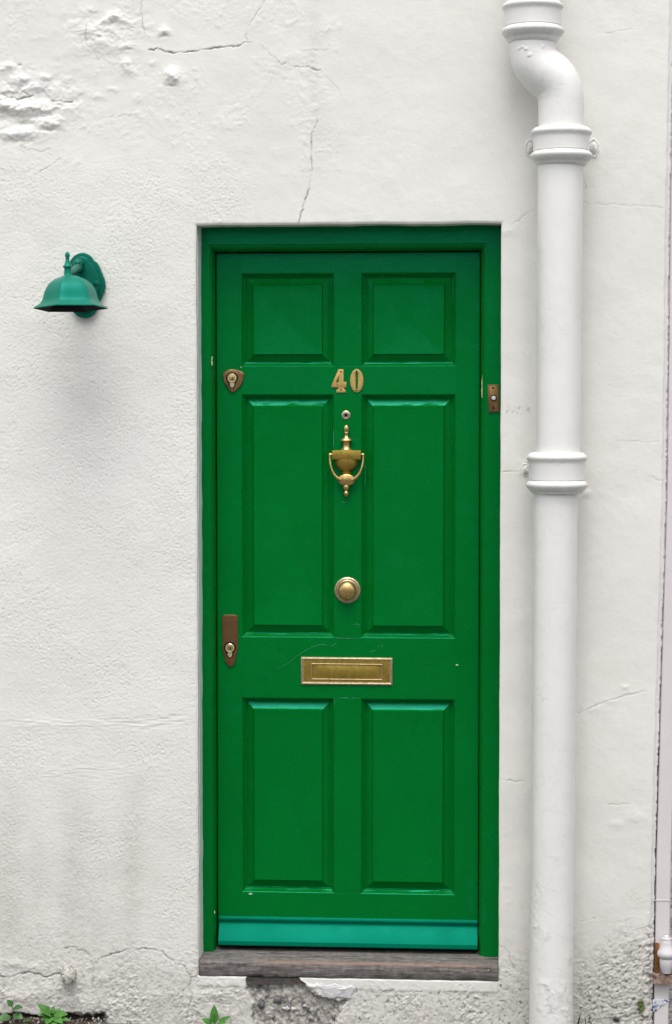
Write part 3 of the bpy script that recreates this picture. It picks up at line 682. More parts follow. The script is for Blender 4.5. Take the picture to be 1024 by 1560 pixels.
def screw(px, py, Yb, rpx, parent, mat=M_DARK, name='screw', hgt=0.0006):
    bm = BM(); c = P(px, py, Yb); r = rpx*S(Yb)
    lathe(bm, c, [(r, -0.0005), (r, hgt*0.4), (r*0.8, hgt), (0.0, hgt)], 'y', 14); return obj(name, bm, mat, parent)
for x, y in ((519.4, 566.3), (519.6, 593.8)): screw(x, y, YL-.0035, 1.3, o4)
for x, y in ((543.6, 565.0), (543.4, 594.6)): screw(x, y, YL-.0035, 1.2, o0)

# spy hole
s = S(YL)
bm = BM(); c = P(527.3, 632.2, YL)
lathe(bm, c, [(6.7*s, -.001), (6.7*s, .0012), (6.2*s, .002), (4.9*s, .0026), (4.4*s, .0022), (4.0*s, .0012)], 'y', 32)
vw = obj('door_viewer', bm, M_BRASSR, door)
bm = BM(); lathe(bm, c, [(4.0*s, .0005), (3.9*s, .003), (3.2*s, .0034), (2.9*s, .002)], 'y', 28); obj('ring', bm, M_CHROME, vw)
bm = BM(); lathe(bm, c, [(2.8*s, .001), (2.4*s, .0024), (1.4*s, .0031), (0, .0034)], 'y', 24); obj('lens', bm, M_DARK, vw)

# knocker
def LZ(py): return Z_(py, YL, 528)
kc = X_(528, YL, 700)
kn_bm = BM()
def klathe(bm, prof, sy, yc, n=36):   # prof: (radius px, py)
    lathe(bm, (kc, yc, 0), [(r*s, LZ(py)) for r, py in prof], 'z', n, 1.0, sy)
klathe(kn_bm, [(0, 647.4), (1.8, 648), (3.3, 650.2), (3.9, 653), (3.6, 656), (2.6, 658.3), (3.2, 658.6), (3.4, 659.6), (2.6, 660.4), (2.6, 664), (3.4, 666), (6.5, 668), (9.3, 670), (9.6, 671), (7.5, 672.2), (5.6, 673.2), (4.9, 676), (5.0, 680), (6.2, 683), (9.5, 685.4), (12, 686.4), (12, 688)], 0.62, YL-0.008)
kno = obj('door_knocker', kn_bm, M_BRASS, door, angle=50)
bm = BM(); a = P(506.2, 686.2, YL-.024); b_ = P(549.6, 700.0, YL-.024); box(bm, a.x, b_.x, YL-.024, YL-.001, b_.z, a.z, 0.0009); obj('hinge_block', bm, M_BRASSL, kno)
bm = BM(); c = P(528, 692.6, YL-.013); lathe(bm, c, [(0, -27.0*s), (2.2*s, -26.6*s), (2.5*s, -25*s), (1.9*s, -23*s), (1.9*s, 23*s), (2.5*s, 25*s), (2.2*s, 26.6*s), (0, 27.0*s)], 'x', 16); obj('hinge_pin', bm, M_BRASS, kno)
bm = BM(); klathe(bm, [(18.0, 699.4), (18.1, 702), (17.7, 705.5), (16.4, 709.5), (14, 713), (10.6, 715.8), (7.2, 717.6), (6.0, 718.6), (7.6, 719.4), (7.6, 721), (6.0, 722), (6.2, 726)], 0.62, YL-0.004, 44); obj('urn', bm, M_BRASSL, kno, angle=50)
bm = BM()
for sg in (-1, 1):
    pts = [(25.2, 692.6, .016), (25.4, 700, .018), (24.0, 710, .020), (20.3, 720, .021), (15.5, 726.5, .021), (9, 731, .019)]
    path = catmull([P(528+sg*x, y, YL-yy) for x, y, yy in pts], 6); rr = np.interp(np.linspace(0, 1, len(path)), [0, .15, .5, .8, 1], [2.0, 1.6, 1.9, 2.5, 3.2])
    tube(bm, path, [r*s for r in rr], 12)
c = P(528, 731, YL-.016)
lathe(bm, c, [(12.6*s, -.004), (12.9*s, 0), (12.4*s, .003), (10*s, .0048), (0, .0055)], 'y', 40, 1.0, 0.72)
lathe(bm, (kc, YL-.012, 0), [(r*s, LZ(py)) for r, py in [(4.0, 736), (4.4, 739.5), (5.0, 740.6), (5.0, 743), (4.2, 745.6), (2.6, 747), (2.4, 747.6), (3.6, 749.2), (4.0, 752), (3.2, 755), (1.6, 756.6), (0, 757)]], 'z', 24)
obj('striker', bm, M_BRASS, kno, angle=50)

# centre knob
bm = BM(); c = P(529.6, 899, YL)
lathe(bm, c, [(20.2*s, -.001), (20.2*s, .002), (19.4*s, .004), (18.2*s, .0048), (17.4*s, .0036), (16.6*s, .0036), (15.8*s, .0062), (14.9*s, .0072), (14.0*s, .0060), (13.2*s, .006)], 'y', 56)
kb = obj('door_knob', bm, M_BRASSR, door, angle=40)
bm = BM(); c2 = c
lathe(bm, c2, [(9*s, .004), (9*s, .014), (12.8*s, .018), (13.9*s, .023), (13.4*s, .028), (11.4*s, .033), (8*s, .0362), (4*s, .0378), (0, .0382)], 'y', 48); obj('handle', bm, M_BRASS, kb, angle=60)

# letterbox
def rect(x0, y0, x1, y1, sl=0.0): return [(x0, y0), (x1, y0+sl), (x1, y1+sl), (x0, y1)]
lb = plate('letterbox', rect(458.6, 1000.8, 598, 1042.6, 1.4), YL, 0.004, M_BRASSR, door, 0.0009, holes=[rect(462.6, 1004.8, 594, 1038.6, 1.3)[::-1]])
plate('face_plate', rect(462.2, 1004.4, 594.4, 1039, 1.3), YL, 0.0030, M_BRASSL, lb, 0.0004, holes=[rect(475.2, 1011.4, 582, 1034.0, 1.1)[::-1]])
bm = BM()
cs = rect(463.6, 1005.6, 593, 1037.6, 1.3); cs2 = rect(475.4, 1011.4, 581.8, 1034.4, 1.1)
for pts, rr, yo in ((rect(460.4, 1002.8, 596.2, 1040.6, 1.4), 1.05, .0042), (rect(475, 1011.2, 582.2, 1034.4, 1.1), .75, .0032)):
    pw = [P(x, y, YL-yo) for x, y in pts]
    for k in range(4): tube(bm, [pw[k], pw[(k+1) % 4]], rr*s, 8)
# beaded border
for k in range(4):
    pts = rect(462.6, 1004.9, 594, 1038.4, 1.3); a, b_ = pts[k], pts[(k+1) % 4]; L = math.hypot(b_[0]-a[0], b_[1]-a[1]); m = int(L/1.9)
    for i in range(m):
        t = (i+.5)/m; c = P(a[0]+(b_[0]-a[0])*t, a[1]+(b_[1]-a[1])*t, YL-.0042)
        bmesh.ops.create_icosphere(bm, subdivisions=1, radius=.42*s, matrix=Matrix.Translation(c))
obj('border', bm, M_BRASSR, lb)
bm = BM(); a = P(475.6, 1011.6, YL); b_ = P(581.6, 1034.6, YL)
rings = []
for zz, yy in ((a.z, .0), (a.z-.0015, .0006), (a.z-.004, -.0006), ((a.z+b_.z)/2, -.0009), (b_.z+.004, -.0006), (b_.z+.001, .0002), (b_.z, .0004)):
    rings.append([Vector((a.x+(b_.x-a.x)*t, YL-0.0004+(yy if 0.05 < t < 0.95 else (yy*0.3+.0004 if t in (0.05, .95) else .0006)), zz)) for t in (0, .02, .05, .1, .3, .5, .7, .9, .95, .98, 1)])
loft(bm, rings, closed=False); obj('flap', bm, M_BRASSL, lb, angle=60)

# locks
def cylinder_lock(px, py, Yp, parent, mat_ring):
    c = P(px, py, Yp); r = 6.9*s
    bm = BM(); lathe(bm, c, [(r*1.0, -.001), (r, .0045), (r*.9, .0056), (r*.74, .0056), (r*.66, .0040)], 'y', 36); ring = obj('cylinder_ring', bm, mat_ring, parent)
    bm = BM(); lathe(bm, c, [(r*.67, .002), (r*.66, .0046), (r*.55, .0050), (0, .0050)], 'y', 28); plug = obj('plug', bm, M_BRASS, ring)
    return c, r
lk = plate('night_latch', [(p.x, p.y) for p in smooth_poly([(339.6,568.6),(346,563.8),(354,562.4),(362.5,563.8),(371,568.0),(371.2,575),(367.5,586.5),(361,593.5),(354.6,598.2),(348.5,593.4),(342,584),(339.2,574.5)], 5)], YL, 0.006, M_BRONZE2, door, 0.0028, seg=3, angle=60)
def barrel(px, py, Yp, parent):
    c, r = cylinder_lock(px, py, Yp, parent, M_CREAMB)
    plate('slot', rect(px-.2, py-2.0, px+1.1, py+2.6), Yp-.0050, 0.0004, M_DARK, parent, 0.00005)
    plate('cylinder_tail', [(q.x, q.y) for q in smooth_poly([(px-3.0, py+6.2), (px+3.0, py+6.2), (px+3.0, py+12), (px, py+14.6), (px-3.0, py+12)], 4)], Yp, 0.0022, M_CREAMB, parent, 0.0004)
    plate('cutout', [(q.x, q.y) for q in smooth_poly([(px-9.4, py), (px-6.6, py-6.6), (px, py-9.4), (px+6.6, py-6.6), (px+9.4, py), (px+5.8, py+7.5), (px+4.4, py+13), (px, py+16.0), (px-4.4, py+13), (px-5.8, py+7.5)], 4)], Yp, 0.0005, M_DARK, parent, 0.0001)
barrel(353.6, 576.2, YL-.006, lk)
lk2 = plate('lock_plate', [(338.0,941),(338.8,938),(341.5,936.6),(358.8,936.6),(361.6,938),(362.4,941),(362.8,985),(361.8,992),(358.2,1009),(356.4,1013.4),(352.5,1015.8),(349,1015.6),(346,1012.6),(343.6,1008),(339.8,994),(338.6,985)], YL, 0.0045, M_BRONZE, door, 0.0014, seg=3, angle=60)
barrel(350.3, 987.0, YL-.0045, lk2)
# scratches and chips on the leaf
def ribbon(name, pts, wpx, mat, parent, Y, taper=True, jit=0.4):
    path = catmull([Vector((x, y, 0)) for x, y in pts], 6); n = len(path); bm = BM(); rings = []
    for i, p in enumerate(path):
        t = (path[min(i+1, n-1)]-path[max(i-1, 0)]).normalized(); nn = Vector((-t.y, t.x, 0))
        w = wpx*0.5*((math.sin(math.pi*(i+.3)/n)**0.6) if taper else 1)*random.uniform(1-jit, 1+jit)
        a, b_ = p+nn*w, p-nn*w
        rings.append([P(a.x, a.y, Y), P(p.x, p.y, Y-.00035), P(b_.x, b_.y, Y)])
    loft(bm, rings, closed=False); return obj(name, bm, mat, parent)
YS = YL-0.0006
for pts, w in (([(416,1027),(427,1017),(440,1010),(452,1000),(468,990),(484,983),(495,982),(503,985)], .65), ([(503,986),(508,983),(513,979)], 1.1),
               ([(537,952),(545,951),(549,957)], .6), ([(563,993),(572,991)], .7), ([(575,987),(581,983),(583,986),(578,990)], .8), ([(566,975),(563,984)], .5),
               ([(519,764),(524,766),(530,765)], .8), ([(513,570),(514,566)], .5)):
    ribbon('scratch', pts, w, M_SCRATCH, door, YS)
YP = YL+0.0034
ribbon('scratch', [(508,655),(508.4,668),(508,682)], 1.3, M_SCRATCH, door, YS); ribbon('scratch', [(556,705),(556.6,722),(556,740)], .8, M_SCRATCH, door, YL+.0008)
ribbon('paint_chip', [(694.5,1012.5),(698,1013.4)], 1.6, M_WCHIP, door, YS); ribbon('paint_chip', [(379,1361.6),(385,1361.9)], 1.8, M_WCHIP, door, YL-.0006)
ribbon('paint_chip', [(366.6,559.3),(368,559.6)], 1.8, M_WCHIP, door, YS)
ribbon('paint_chip', [(518,1063.6),(530,1063.2),(548,1063.8)], .8, M_SCRATCH, door, YS, True, .9); ribbon('paint_chip', [(509.5,1066),(509.8,1074)], .8, M_SCRATCH, door, YS)
ribbon('paint_chip', [(510,972.2),(528,972.6),(548,972.2)], .7, M_SCRATCH, door, YS, True, .9)
# frame chips
YFc = YF-0.0006
ribbon('paint_chip', [(735.6,569),(735.2,580),(735,590),(734.6,600),(734.6,606)], 2.6, M_CHIP, frame, YFc+.012, True, .35)
ribbon('paint_chip', [(323.6,543),(322.8,549),(323.4,557)], 1.8, M_CHIP, frame, YFc, True, .7)
ribbon('paint_chip', [(327,1387),(327.2,1392)], 1.6, M_CHIP, frame, YFc+.012)
for y in (703, 655, 618): ribbon('paint_chip', [(734.3, y), (734.5, y+2.5)], 1.0, M_SCRATCH, frame, YFc+.014)

# ---------------------------------------------------------------- bell push on the frame
bc = P(752, 607, YF)
bell = thing('doorbell', 'small brown bronze bell push on the right door frame', 'doorbell', bc)
bo = [(742.8, 586.2), (759.8, 585.6), (761.4, 627.6), (744.6, 628.6)]
bp_ = plate('plate', bo, YF, 0.004, M_BRONZE, bell, 0.0012)
plate('face', [(745.2, 588.4), (758.0, 588), (759.2, 625.4), (746.6, 626)], YF-.004, 0.0012, M_BRONZE2, bell, 0.0004)
sB = S(YF); c = P(752.2, 606.4, YF-.0052)
bm = BM(); lathe(bm, c, [(5.0*sB, -.001), (4.9*sB, .0015), (4.2*sB, .0026), (3.5*sB, .002)], 'y', 28); cup = obj('collar', bm, M_DARK, bell)
bm = BM(); lathe(bm, c, [(3.4*sB, .0), (3.3*sB, .004), (2.4*sB, .0056), (0, .006)], 'y', 24); obj('button', bm, M_CHINA, bell)
screw(751.3, 590.8, YF-.0052, 1.7, bell); screw(752.3, 621.8, YF-.0052, 1.7, bell)

# ---------------------------------------------------------------- wooden sill
YSF = -0.004
sx0, sx1 = OX0+0.003, OX1-0.002; sz1 = Z_(1468.0, YSF); sz0 = OZ0+0.001
sill = thing('door_sill', 'weathered grey timber door sill below the green door', 'door sill', ((sx0+sx1)/2, 0, sz0))
bm = BM(); n_ = 240; rings = []
prof = [(YSF+.003, sz0), (YSF, sz0+.006), (YSF, sz0+(sz1-sz0)*.5), (YSF+.0005, sz1-.006), (YSF+.002, sz1-.002), (YSF+.006, sz1), (YSF+.03, sz1+.0015), (YSF+.07, sz1+.003), (YF+.005, sz1+.005), (YF+.085, sz1+.006), (YF+.085, sz0)]
for k in range(n_+1):
    x = sx0+(sx1-sx0)*k/n_; ring = []
    for j, (y, z) in enumerate(prof):
        w = float(fbm(np.array(x*14.), np.array(j*.45), 1.0, 4, 201)); e_ = 0.0018 if 0 < j < 8 else 0.0006
        if j == 0: e_ = 0.0022
        ring.append(Vector((x, y+w*e_, z+w*e_*0.8)))
    rings.append(ring)
loft(bm, rings); so = obj('board', bm, M_WOOD, sill, angle=60)
ca = so.data.color_attributes.new('wear', 'FLOAT_COLOR', 'POINT'); vals = []
off = ROOT[sill.name]
for v in so.data.vertices:
    zz = v.co.z+off.z; yy = v.co.y+off.y; xx = v.co.x+off.x
    q = math.exp(-((zz-sz1)/.004)**2)*math.exp(-((yy-YSF)/.012)**2)*max(0, min(1, .6+2*math.sin(xx*5+1.2)))
    vals += [q, 0, 0, 1]
ca.data.foreach_set('color', vals)
for x in (313, 744): 
    w = P(x, 1473 if x < 500 else 1478.5, YSF); bm = BM(); lathe(bm, w, [(.0035, -.001), (.0035, .0022), (.0018, .0028), (0, .0026)], 'y', 12); obj('nail', bm, M_RUST, sill)
# rotten packer exposed below the sill
bm = BM(); rings = []
for k in range(40):
    u = 377+95*k/39; t = k/39; top = 1488.0+2.5*t; bot = 1500+2*math.sin(t*5)+6*t; bot = top + (15-7*t)*min(1, (1-t)*5+.1)*(0.85+.25*math.sin(k*1.3)*math.sin(k*.37))
    yy = 0.002+0.001*math.sin(k*.9)
    a, b_ = P(u, top, yy), P(u, bot+random.uniform(-.5, .5), yy)
    rings.append([a+Vector((0, 0, 0)), b_, b_+Vector((0, .03, 0)), a+Vector((0, .03, 0))])
loft(bm, rings); pk = tag(obj('timber_packer', bm, M_ROT), 'dark splintered strip of timber exposed in the broken render under the sill', 'timber strip')
pk.data.color_attributes.new('wear', 'FLOAT_COLOR', 'POINT').data.foreach_set('color', [0, 0, 0, 1]*len(pk.data.vertices))

def stone(px, py, rx, ry, m, dep=.006):
    bm = BM(); c = P(px, py, dep)
    bmesh.ops.create_icosphere(bm, subdivisions=3, radius=1.0, matrix=Matrix.Translation(c)@Matrix.Diagonal((rx*S(0), .008, ry*S(0), 1)))
    k = random.random()*9
    for v in bm.verts:
        d_ = v.co-c; f = 1+.22*math.sin(d_.x*420+k)+.18*math.sin(d_.z*510+k*2); v.co = c+Vector((d_.x*f, d_.y, d_.z*f))
    obj('stone', bm, m, wall, angle=80)
M_FLINT = mat_simple('dark flint', (0.07, 0.07, 0.075), (0.15, 0.145, 0.145), 60, .6, .002)
M_LIME = mat_simple('pale lime lump', (0.36, 0.35, 0.33), (0.62, 0.61, 0.60), 80, .9, .003)
for a in ((397, 1529, 5, 6), (424, 1523, 7, 5), (399, 1531, 4, 5)): stone(*a, M_FLINT, .010)
for a in ((437, 1536, 6, 4), (464, 1532, 2.5, 2), (519, 1536, 4, 4.5), (448, 1537, 4, 3)): stone(*a, M_LIME, .012)
jag = [(478,1504),(487,1497),(497,1502),(510,1499),(520,1503),(536,1502),(541,1506),(537,1514),(533,1521),(524,1520),(514,1518),(508,1522),(499,1519),(492,1520),(484,1514),(479,1509)]
plate('paint_flake', [(x+random.uniform(-.6, .6), y+random.uniform(-.5, .5)) for x, y in jag], .004, .009, mat_simple('lavender white flake', (0.50, 0.49, 0.52), (0.68, 0.67, 0.70), 40, .6, .003), wall, .0015)
# ---------------------------------------------------------------- wall lamp
YB = -0.006
lamp = thing('wall_lamp', 'teal green bell shaped lantern on bracket on the white wall left of the door', 'wall lamp', P(130, 435, 0))
out = [(124,384.8),(132,386.2),(138.5,390.5),(142.5,396.5),(147,399.5),(151.5,407),(155,416),(159.3,427),(160,438),(156,450),(151.5,460),(148,471),(141.5,480),(130,484.6),(118,481.5),(110.5,473.5),(107.5,462),(103,452),(98.5,442),(99,430),(102,418),(104,408),(107,397),(113.5,389)]
pl_o = plate('back_plate', [(p.x, p.y) for p in smooth_poly(out, 4)], YB+.006, 0.018, M_LAMPD, lamp, 0.004, seg=3, angle=60)
cx_, cy_ = 129, 435
inn = [((x-cx_)*.80+cx_-2.0, (y-cy_)*.86+cy_-1.5) for x, y in out]
plate('raised_plate', [(p.x, p.y) for p in smooth_poly(inn, 4)], -.018, 0.009, M_LAMPD, lamp, 0.004, seg=3, angle=60)
sL = S(-.03)
bm = BM(); c = P(147, 431.5, -.026); lathe(bm, c, [(4.2*sL, -.002), (4.0*sL, .003), (2.8*sL, .006), (0, .007)], 'y', 24); obj('screw_cap', bm, M_LAMPD, lamp)
# arm: boxy housing with a round knob, reaching forward over the shade
YC = -0.185; sC = S(YC)
ax = P(103.5, 420, YC)
bm = BM()
path = catmull([P(121, 408, -.02), P(118.5, 408.5, -.06), P(114.5, 411, -.10), P(109.5, 414, -.145), P(104, 416, YC)], 6)
tube(bm, path, [x_*sC for x_ in np.linspace(7.5, 4.8, len(path))], 14); obj('arm', bm, M_LAMPD, lamp, angle=60)
bm = BM(); c = P(120.5, 402, -.03); lathe(bm, c, [(8.5*sL, -.01), (8.3*sL, .006), (6.8*sL, .012), (6.6*sL, .016), (5.9*sL, .022), (3.6*sL, .027), (0, .029)], 'y', 28); obj('arm_knob', bm, M_LAMPD, lamp)
# shade: six sided bell
ph0 = R(199)
SH = [(9, 420.4), (14, 421.4), (24, 425.5), (32.5, 432.0), (38, 440), (41, 448), (43, 455.5), (45.5, 460.5), (50, 464.5), (55, 467.0), (57.5, 469.0), (57.5, 470.4)]
sc0 = P(107, 470, YC)
def hexring(r, z, rr=0.0):
    ring = []; cs_ = [(math.cos(ph0+k*math.pi/3), math.sin(ph0+k*math.pi/3)) for k in range(6)]
    for k in range(6):
        a, b_ = cs_[k], cs_[(k+1) % 6]
        for t in (0.0, .02, .25, .5, .75, .98):
            x, y = a[0]*(1-t)+b_[0]*t, a[1]*(1-t)+b_[1]*t
            if t == 0.0: x *= .993; y *= .993
            # blend to round near the top
            ring.append((x, y))
    res = []
    for x, y in ring:
        l = math.hypot(x, y); k = max(0, min(1, (22-r)/14)); f = (1-k)+k/l*0.93
        res.append(Vector((sc0.x+x*f*r*sC, sc0.y+y*f*r*sC, z)))
    return res
bm = BM(); zz = lambda py: P(107, py, YC).z
outer = [hexring(r, zz(py)) for r, py in SH]; inner = [hexring(max(r-2.2, 4), zz(py+1.8)) for r, py in SH[:-1]]; inner.append(hexring(56, zz(470.4)))
loft(bm, outer, cap1=False); shade = obj('shade', bm, M_LAMP, lamp, angle=24)
bm = BM(); loft(bm, inner+[hexring(57.5, zz(470.4))], cap1=False); lining = obj('lining', bm, M_DARK, lamp)
bm = BM(); lathe(bm, (sc0.x, sc0.y, 0), [(15*sC, zz(424)), (15*sC, zz(440)), (11*sC, zz(450)), (8*sC, zz(463)), (0, zz(463))][::-1], 'z', 24); sock = obj('socket', bm, M_DARK, lamp)
bm = BM(); fx = P(103.2, 410, YC)
lathe(bm, (fx.x+.0005, YC, 0), [(r*sC, P(103, py, YC).z) for r, py in [(10, 423), (9.2, 421.2), (6.6, 419.6), (6.0, 417.5), (5.4, 413), (5.2, 409.5), (5.8, 408), (7.8, 406.6), (7.4, 405.4), (5.0, 402.8), (3.6, 399), (2.9, 395.5), (2.7, 394.2), (3.4, 393.6), (3.4, 392.8), (2.8, 392.2), (3.6, 391), (3.9, 388.5), (3.2, 385.6), (1.6, 383.8), (0, 383.4)]], 'z', 28)
fin = obj('finial', bm, M_LAMP, lamp, angle=50)
# the shade hangs a little askew, mouth tipped out and to the right
pv = P(105, 418, YC) - ROOT[lamp.name]
tilt = Matrix.Translation(pv) @ Matrix.Rotation(R(-2.8), 4, 'X') @ Matrix.Rotation(R(-1.6), 4, 'Y') @ Matrix.Translation(-pv)
for o in (shade, lining, sock, fin): o.data.transform(tilt)

# ---------------------------------------------------------------- downpipe
YPc = -0.105; sP = S(YPc)
pipe = thing('downpipe', 'thick white painted cast iron drainpipe with collars beside the green door', 'drainpipe', (P(839.5, 1560, YPc).x, YPc, GZ))
def grime(o, f):
    ca = o.data.color_attributes.new('grime', 'FLOAT_COLOR', 'POINT'); off = ROOT[o.name]; v = []
    for q in o.data.vertices: v += [f(q.co+off), 0, 0, 1]
    ca.data.foreach_set('color', v); return o
def PP(x, y): return P(x, y, YPc)
def pipe_part(name, pts, rad, n=56, dense=1, gf=lambda p: 0.0):
    bm = BM(); tube(bm, pts, rad, n); return grime(obj(name, bm, M_PIPE, pipe, angle=50), gf)
def line(a, b, n): return [a+(b-a)*i/n for i in range(n+1)]
rp = 34.0*sP
def old_pipe(pa, pb, rad, amt):
    L = (pb-pa).length; nv = int(L/.0028); n = 150
    T = np.linspace(0, 1, nv); A = np.linspace(0, 2*np.pi, n, endpoint=False); TT, AA = np.meshgrid(T, A, indexing='ij')
    sx_ = AA*rad; zz_ = TT*L + pa.z*3
    am = amt(pa.z+(pb.z-pa.z)*TT)*sst(-.1, .45, fbm(sx_, zz_, 7, 3, 421))*1.3
    w1 = fbm(sx_, zz_, 26, 4, 401, .6); w2 = fbm(sx_, zz_, 55, 4, 405, .65); w3 = fbm(sx_, zz_, 120, 3, 409, .6)
    hh = am*(0.0009*sst(0.10, 0.16, w1) + 0.0008*sst(0.22, 0.27, w2) - 0.0012*sst(0.42, 0.5, w2+w1*.4) + 0.0004*w1) + 0.00006*w3 + 0.0003*fbm(sx_, zz_, 9, 3, 413)
    # long drips
    hh += am*0.0006*sst(.15, .3, fbm(sx_*3.0, zz_*.35, 22, 3, 417))
    hh = hh*np.clip(np.minimum(TT, 1-TT)*L/.01, 0, 1)
    RR = rad+hh
    # blend the seam at the back
    co = np.stack([pa.x+(pb.x-pa.x)*TT+RR*np.cos(AA), pa.y+(pb.y-pa.y)*TT+RR*np.sin(AA), pa.z+(pb.z-pa.z)*TT], -1).reshape(-1, 3)
    co[:, :] = np.stack([pa.x+(pb.x-pa.x)*TT+RR*np.sin(AA), pa.y+(pb.y-pa.y)*TT+RR*np.cos(AA), pa.z+(pb.z-pa.z)*TT], -1).reshape(-1, 3)
    i = np.arange(nv*n).reshape(nv, n); q = np.stack([i[:-1], np.roll(i, -1, 1)[:-1], np.roll(i, -1, 1)[1:], i[1:]], -1).reshape(-1, 4)
    me = bpy.data.meshes.new('pipe_length'); me.from_pydata(co.tolist(), [], q.tolist())
    o = link_mesh('pipe_length', me, M_PIPE, pipe, True, 60)
    ca = me.color_attributes.new('grime', 'FLOAT_COLOR', 'POINT'); g_ = np.zeros((nv*n, 4), np.float32)
    g_[:, 0] = (np.clip(am, 0, 1)*(0.55*sst(.40, .52, w2+w1*.4)+0.10*sst(-.1, .4, w1))).ravel(); ca.data.foreach_set('color', g_.ravel()); return o
pipe_part('pipe_length', line(PP(811.5, -420), PP(812, 2), 12), rp)
old_pipe(PP(850, 694), PP(854, 250), rp, lambda z: 0.10+0*z)
old_pipe(PP(839.2, 1572), PP(846.6, 748), rp*.985, lambda z: 0.12+0.5*(1-sst(.2, 1.0, z)))
bend = catmull([PP(811.2, 52), PP(811.2, 68), PP(812.2, 82), PP(817, 96), PP(827, 108), PP(839, 118), PP(848.5, 130), PP(853.6, 145), PP(855, 162), PP(855.2, 204)], 8)
pipe_part('swan_neck', bend, [(34.4+2.2*math.exp(-((i/len(bend)-.5)/.22)**2))*sP for i in range(len(bend))], gf=lambda p: 0.0)
for x, y, r in ((793,73,2.4),(797,71,2.8),(803,74,3),(808,83,3.4),(816,77,2.4),(826,71,3.2)):
    cc = 812 if y < 100 else 822; dx = (x-cc)*sP; dd_ = math.sqrt(max(0, (34.6*sP)**2-dx*dx)); bm = BM()
    bmesh.ops.create_icosphere(bm, subdivisions=2, radius=r*sP, matrix=Matrix.Translation(P(x, y, YPc-dd_))@Matrix.Diagonal((1.15, .3, .9, 1))@Matrix.Rotation(x, 4, 'Y')@Matrix.Diagonal((1, 1, 1.3, 1)))
    grime(obj('blister', bm, M_PIPE, pipe), lambda p: 0)
def collar(cxp, ys, tilt=0, rs=(1, 1)):
    """ys: top ring y, bottom ring y, end of taper"""
    a, b_, e_ = ys; bm = BM(); prof = []
    def ring(y, R_, h_): return [(R_-6, y-h_-1.5), (R_-3.4, y-h_*.9), (R_-.8, y-h_*.45), (R_, y), (R_-.8, y+h_*.45), (R_-3, y+h_*.9)]
    prof = [(34.3, a-8.5)]+ring(a, 46, 6.0)+[(42.4, a+8.4), (42.4, b_-8)]+ring(b_, 47, 6.0)+[(41.5, b_+8.0), (39.5, b_+10), (38.8, b_+12), (36.0, e_-.5), (34.0, e_)]
    pts = [(r*sP, y) for r, y in prof]; c0 = PP(cxp, 0)
    n = 64; rings = []
    for r, y in pts:
        cc = PP(cxp, y); rings.append([Vector((cc.x+r*math.cos(2*math.pi*k/n), cc.y+r*math.sin(2*math.pi*k/n), cc.z+.0006*math.sin(k*1.7+y))) for k in range(n)])
    loft(bm, rings)
    zr = [PP(cxp, a).z, PP(cxp, b_).z]; zc = PP(cxp, b_+9).z
    def gf(p):
        g_ = max(math.exp(-((p.z-(z-.003))/.005)**2) for z in zr)*.5
        return min(1, g_ + .55*math.exp(-((p.z-zc)/.006)**2))
    return grime(obj('collar', bm, M_PIPE, pipe, angle=50), gf)
collar(811.8, (11, 48.5, 66)); collar(855.3, (202.5, 238, 253)); collar(848.3, (697.5, 739, 752))
def lug(px, py, rpx, yy=-0.02):
    c = P(px, py, 0); bm = BM(); r = rpx*S(0)
    lathe(bm, c, [(r, -.004), (r*1.0, .002), (r*.9, .005), (r*.74, .003), (r*.62, .003), (r*.55, .009), (r*.4, .0125), (0, .013)], 'y', 18, 1, 1.7)
    for v in bm.verts: v.co += Vector((random.uniform(-1, 1), random.uniform(-1, 1), random.uniform(-1, 1)))*.0014
    grime(obj('fixing_lug', bm, M_PIPE, pipe, angle=60), lambda p: 0.15)
lug(807.5, 226, 8); lug(904.5, 226, 8.5); lug(800.5, 716, 6.5)
# ---------------------------------------------------------------- painted stub low on the wall
bm = BM(); c = P(103, 1483, 0)
path = catmull([P(104, 1481, .005), P(104, 1483, -.018), P(104.5, 1489, -.026), P(105.5, 1494, -.020)], 6)
tube(bm, path, [x_*S(0) for x_ in np.interp(np.linspace(0, 1, len(path)), [0, .4, .8, 1], [11.5, 11, 10.5, 6.5])], 16)
for v in bm.verts: v.co += Vector((random.uniform(-1, 1), random.uniform(-1, 1), random.uniform(-1, 1)))*.0022
st_ = tag(obj('pipe_stub', bm, mat_simple('flaking stub paint', (0.10, 0.085, 0.07), (0.50, 0.485, 0.44), 85, .9, .004, .36, .52)), 'stubby paint covered pipe end poking from the lower left wall', 'pipe stub')
ROOT[st_.name] = Vector((0, 0, 0)); grime(st_, lambda p: 1.0 if p.z < c.z-.004 else .8)

# ---------------------------------------------------------------- neighbouring door frame at the right edge
def ex(v): return float(np.interp(v, *EDGE))
YN = 0.004
nf = thing('timber_post', 'pinkish white timber post at the right edge beside the white wall', 'door post', P(1008, 1560, YN))
bm = BM(); rings = []
for k in range(61):
    v = -900 + (1575+900)*k/60; e_ = ex(max(v, 0)) + (0-min(v, 0))*0.022
    a = P(e_+8.2, v, YN); b_ = P(e_+30.5, v, YN); 
    rings.append([Vector((a.x, YN+.08, a.z)), Vector((a.x, YN+.004, a.z)), Vector((a.x+.002, YN, a.z)), Vector((b_.x-.003, YN, a.z)), Vector((b_.x, YN+.004, a.z)), Vector((b_.x, YN+.08, a.z))])
loft(bm, rings); obj('post', bm, M_PINK, nf)
bm = BM(); a = P(1022.0, 1372, YN); b2 = P(1032, 1300, YN)
box(bm, P(1014, 1000, .05).x, XR+0.97, 0.085, 0.12, GZ+.01, 2.7, .002); nd = tag(obj('gate', bm, M_PURP), 'dark purple gate edge past the pinkish post at far right', 'gate')
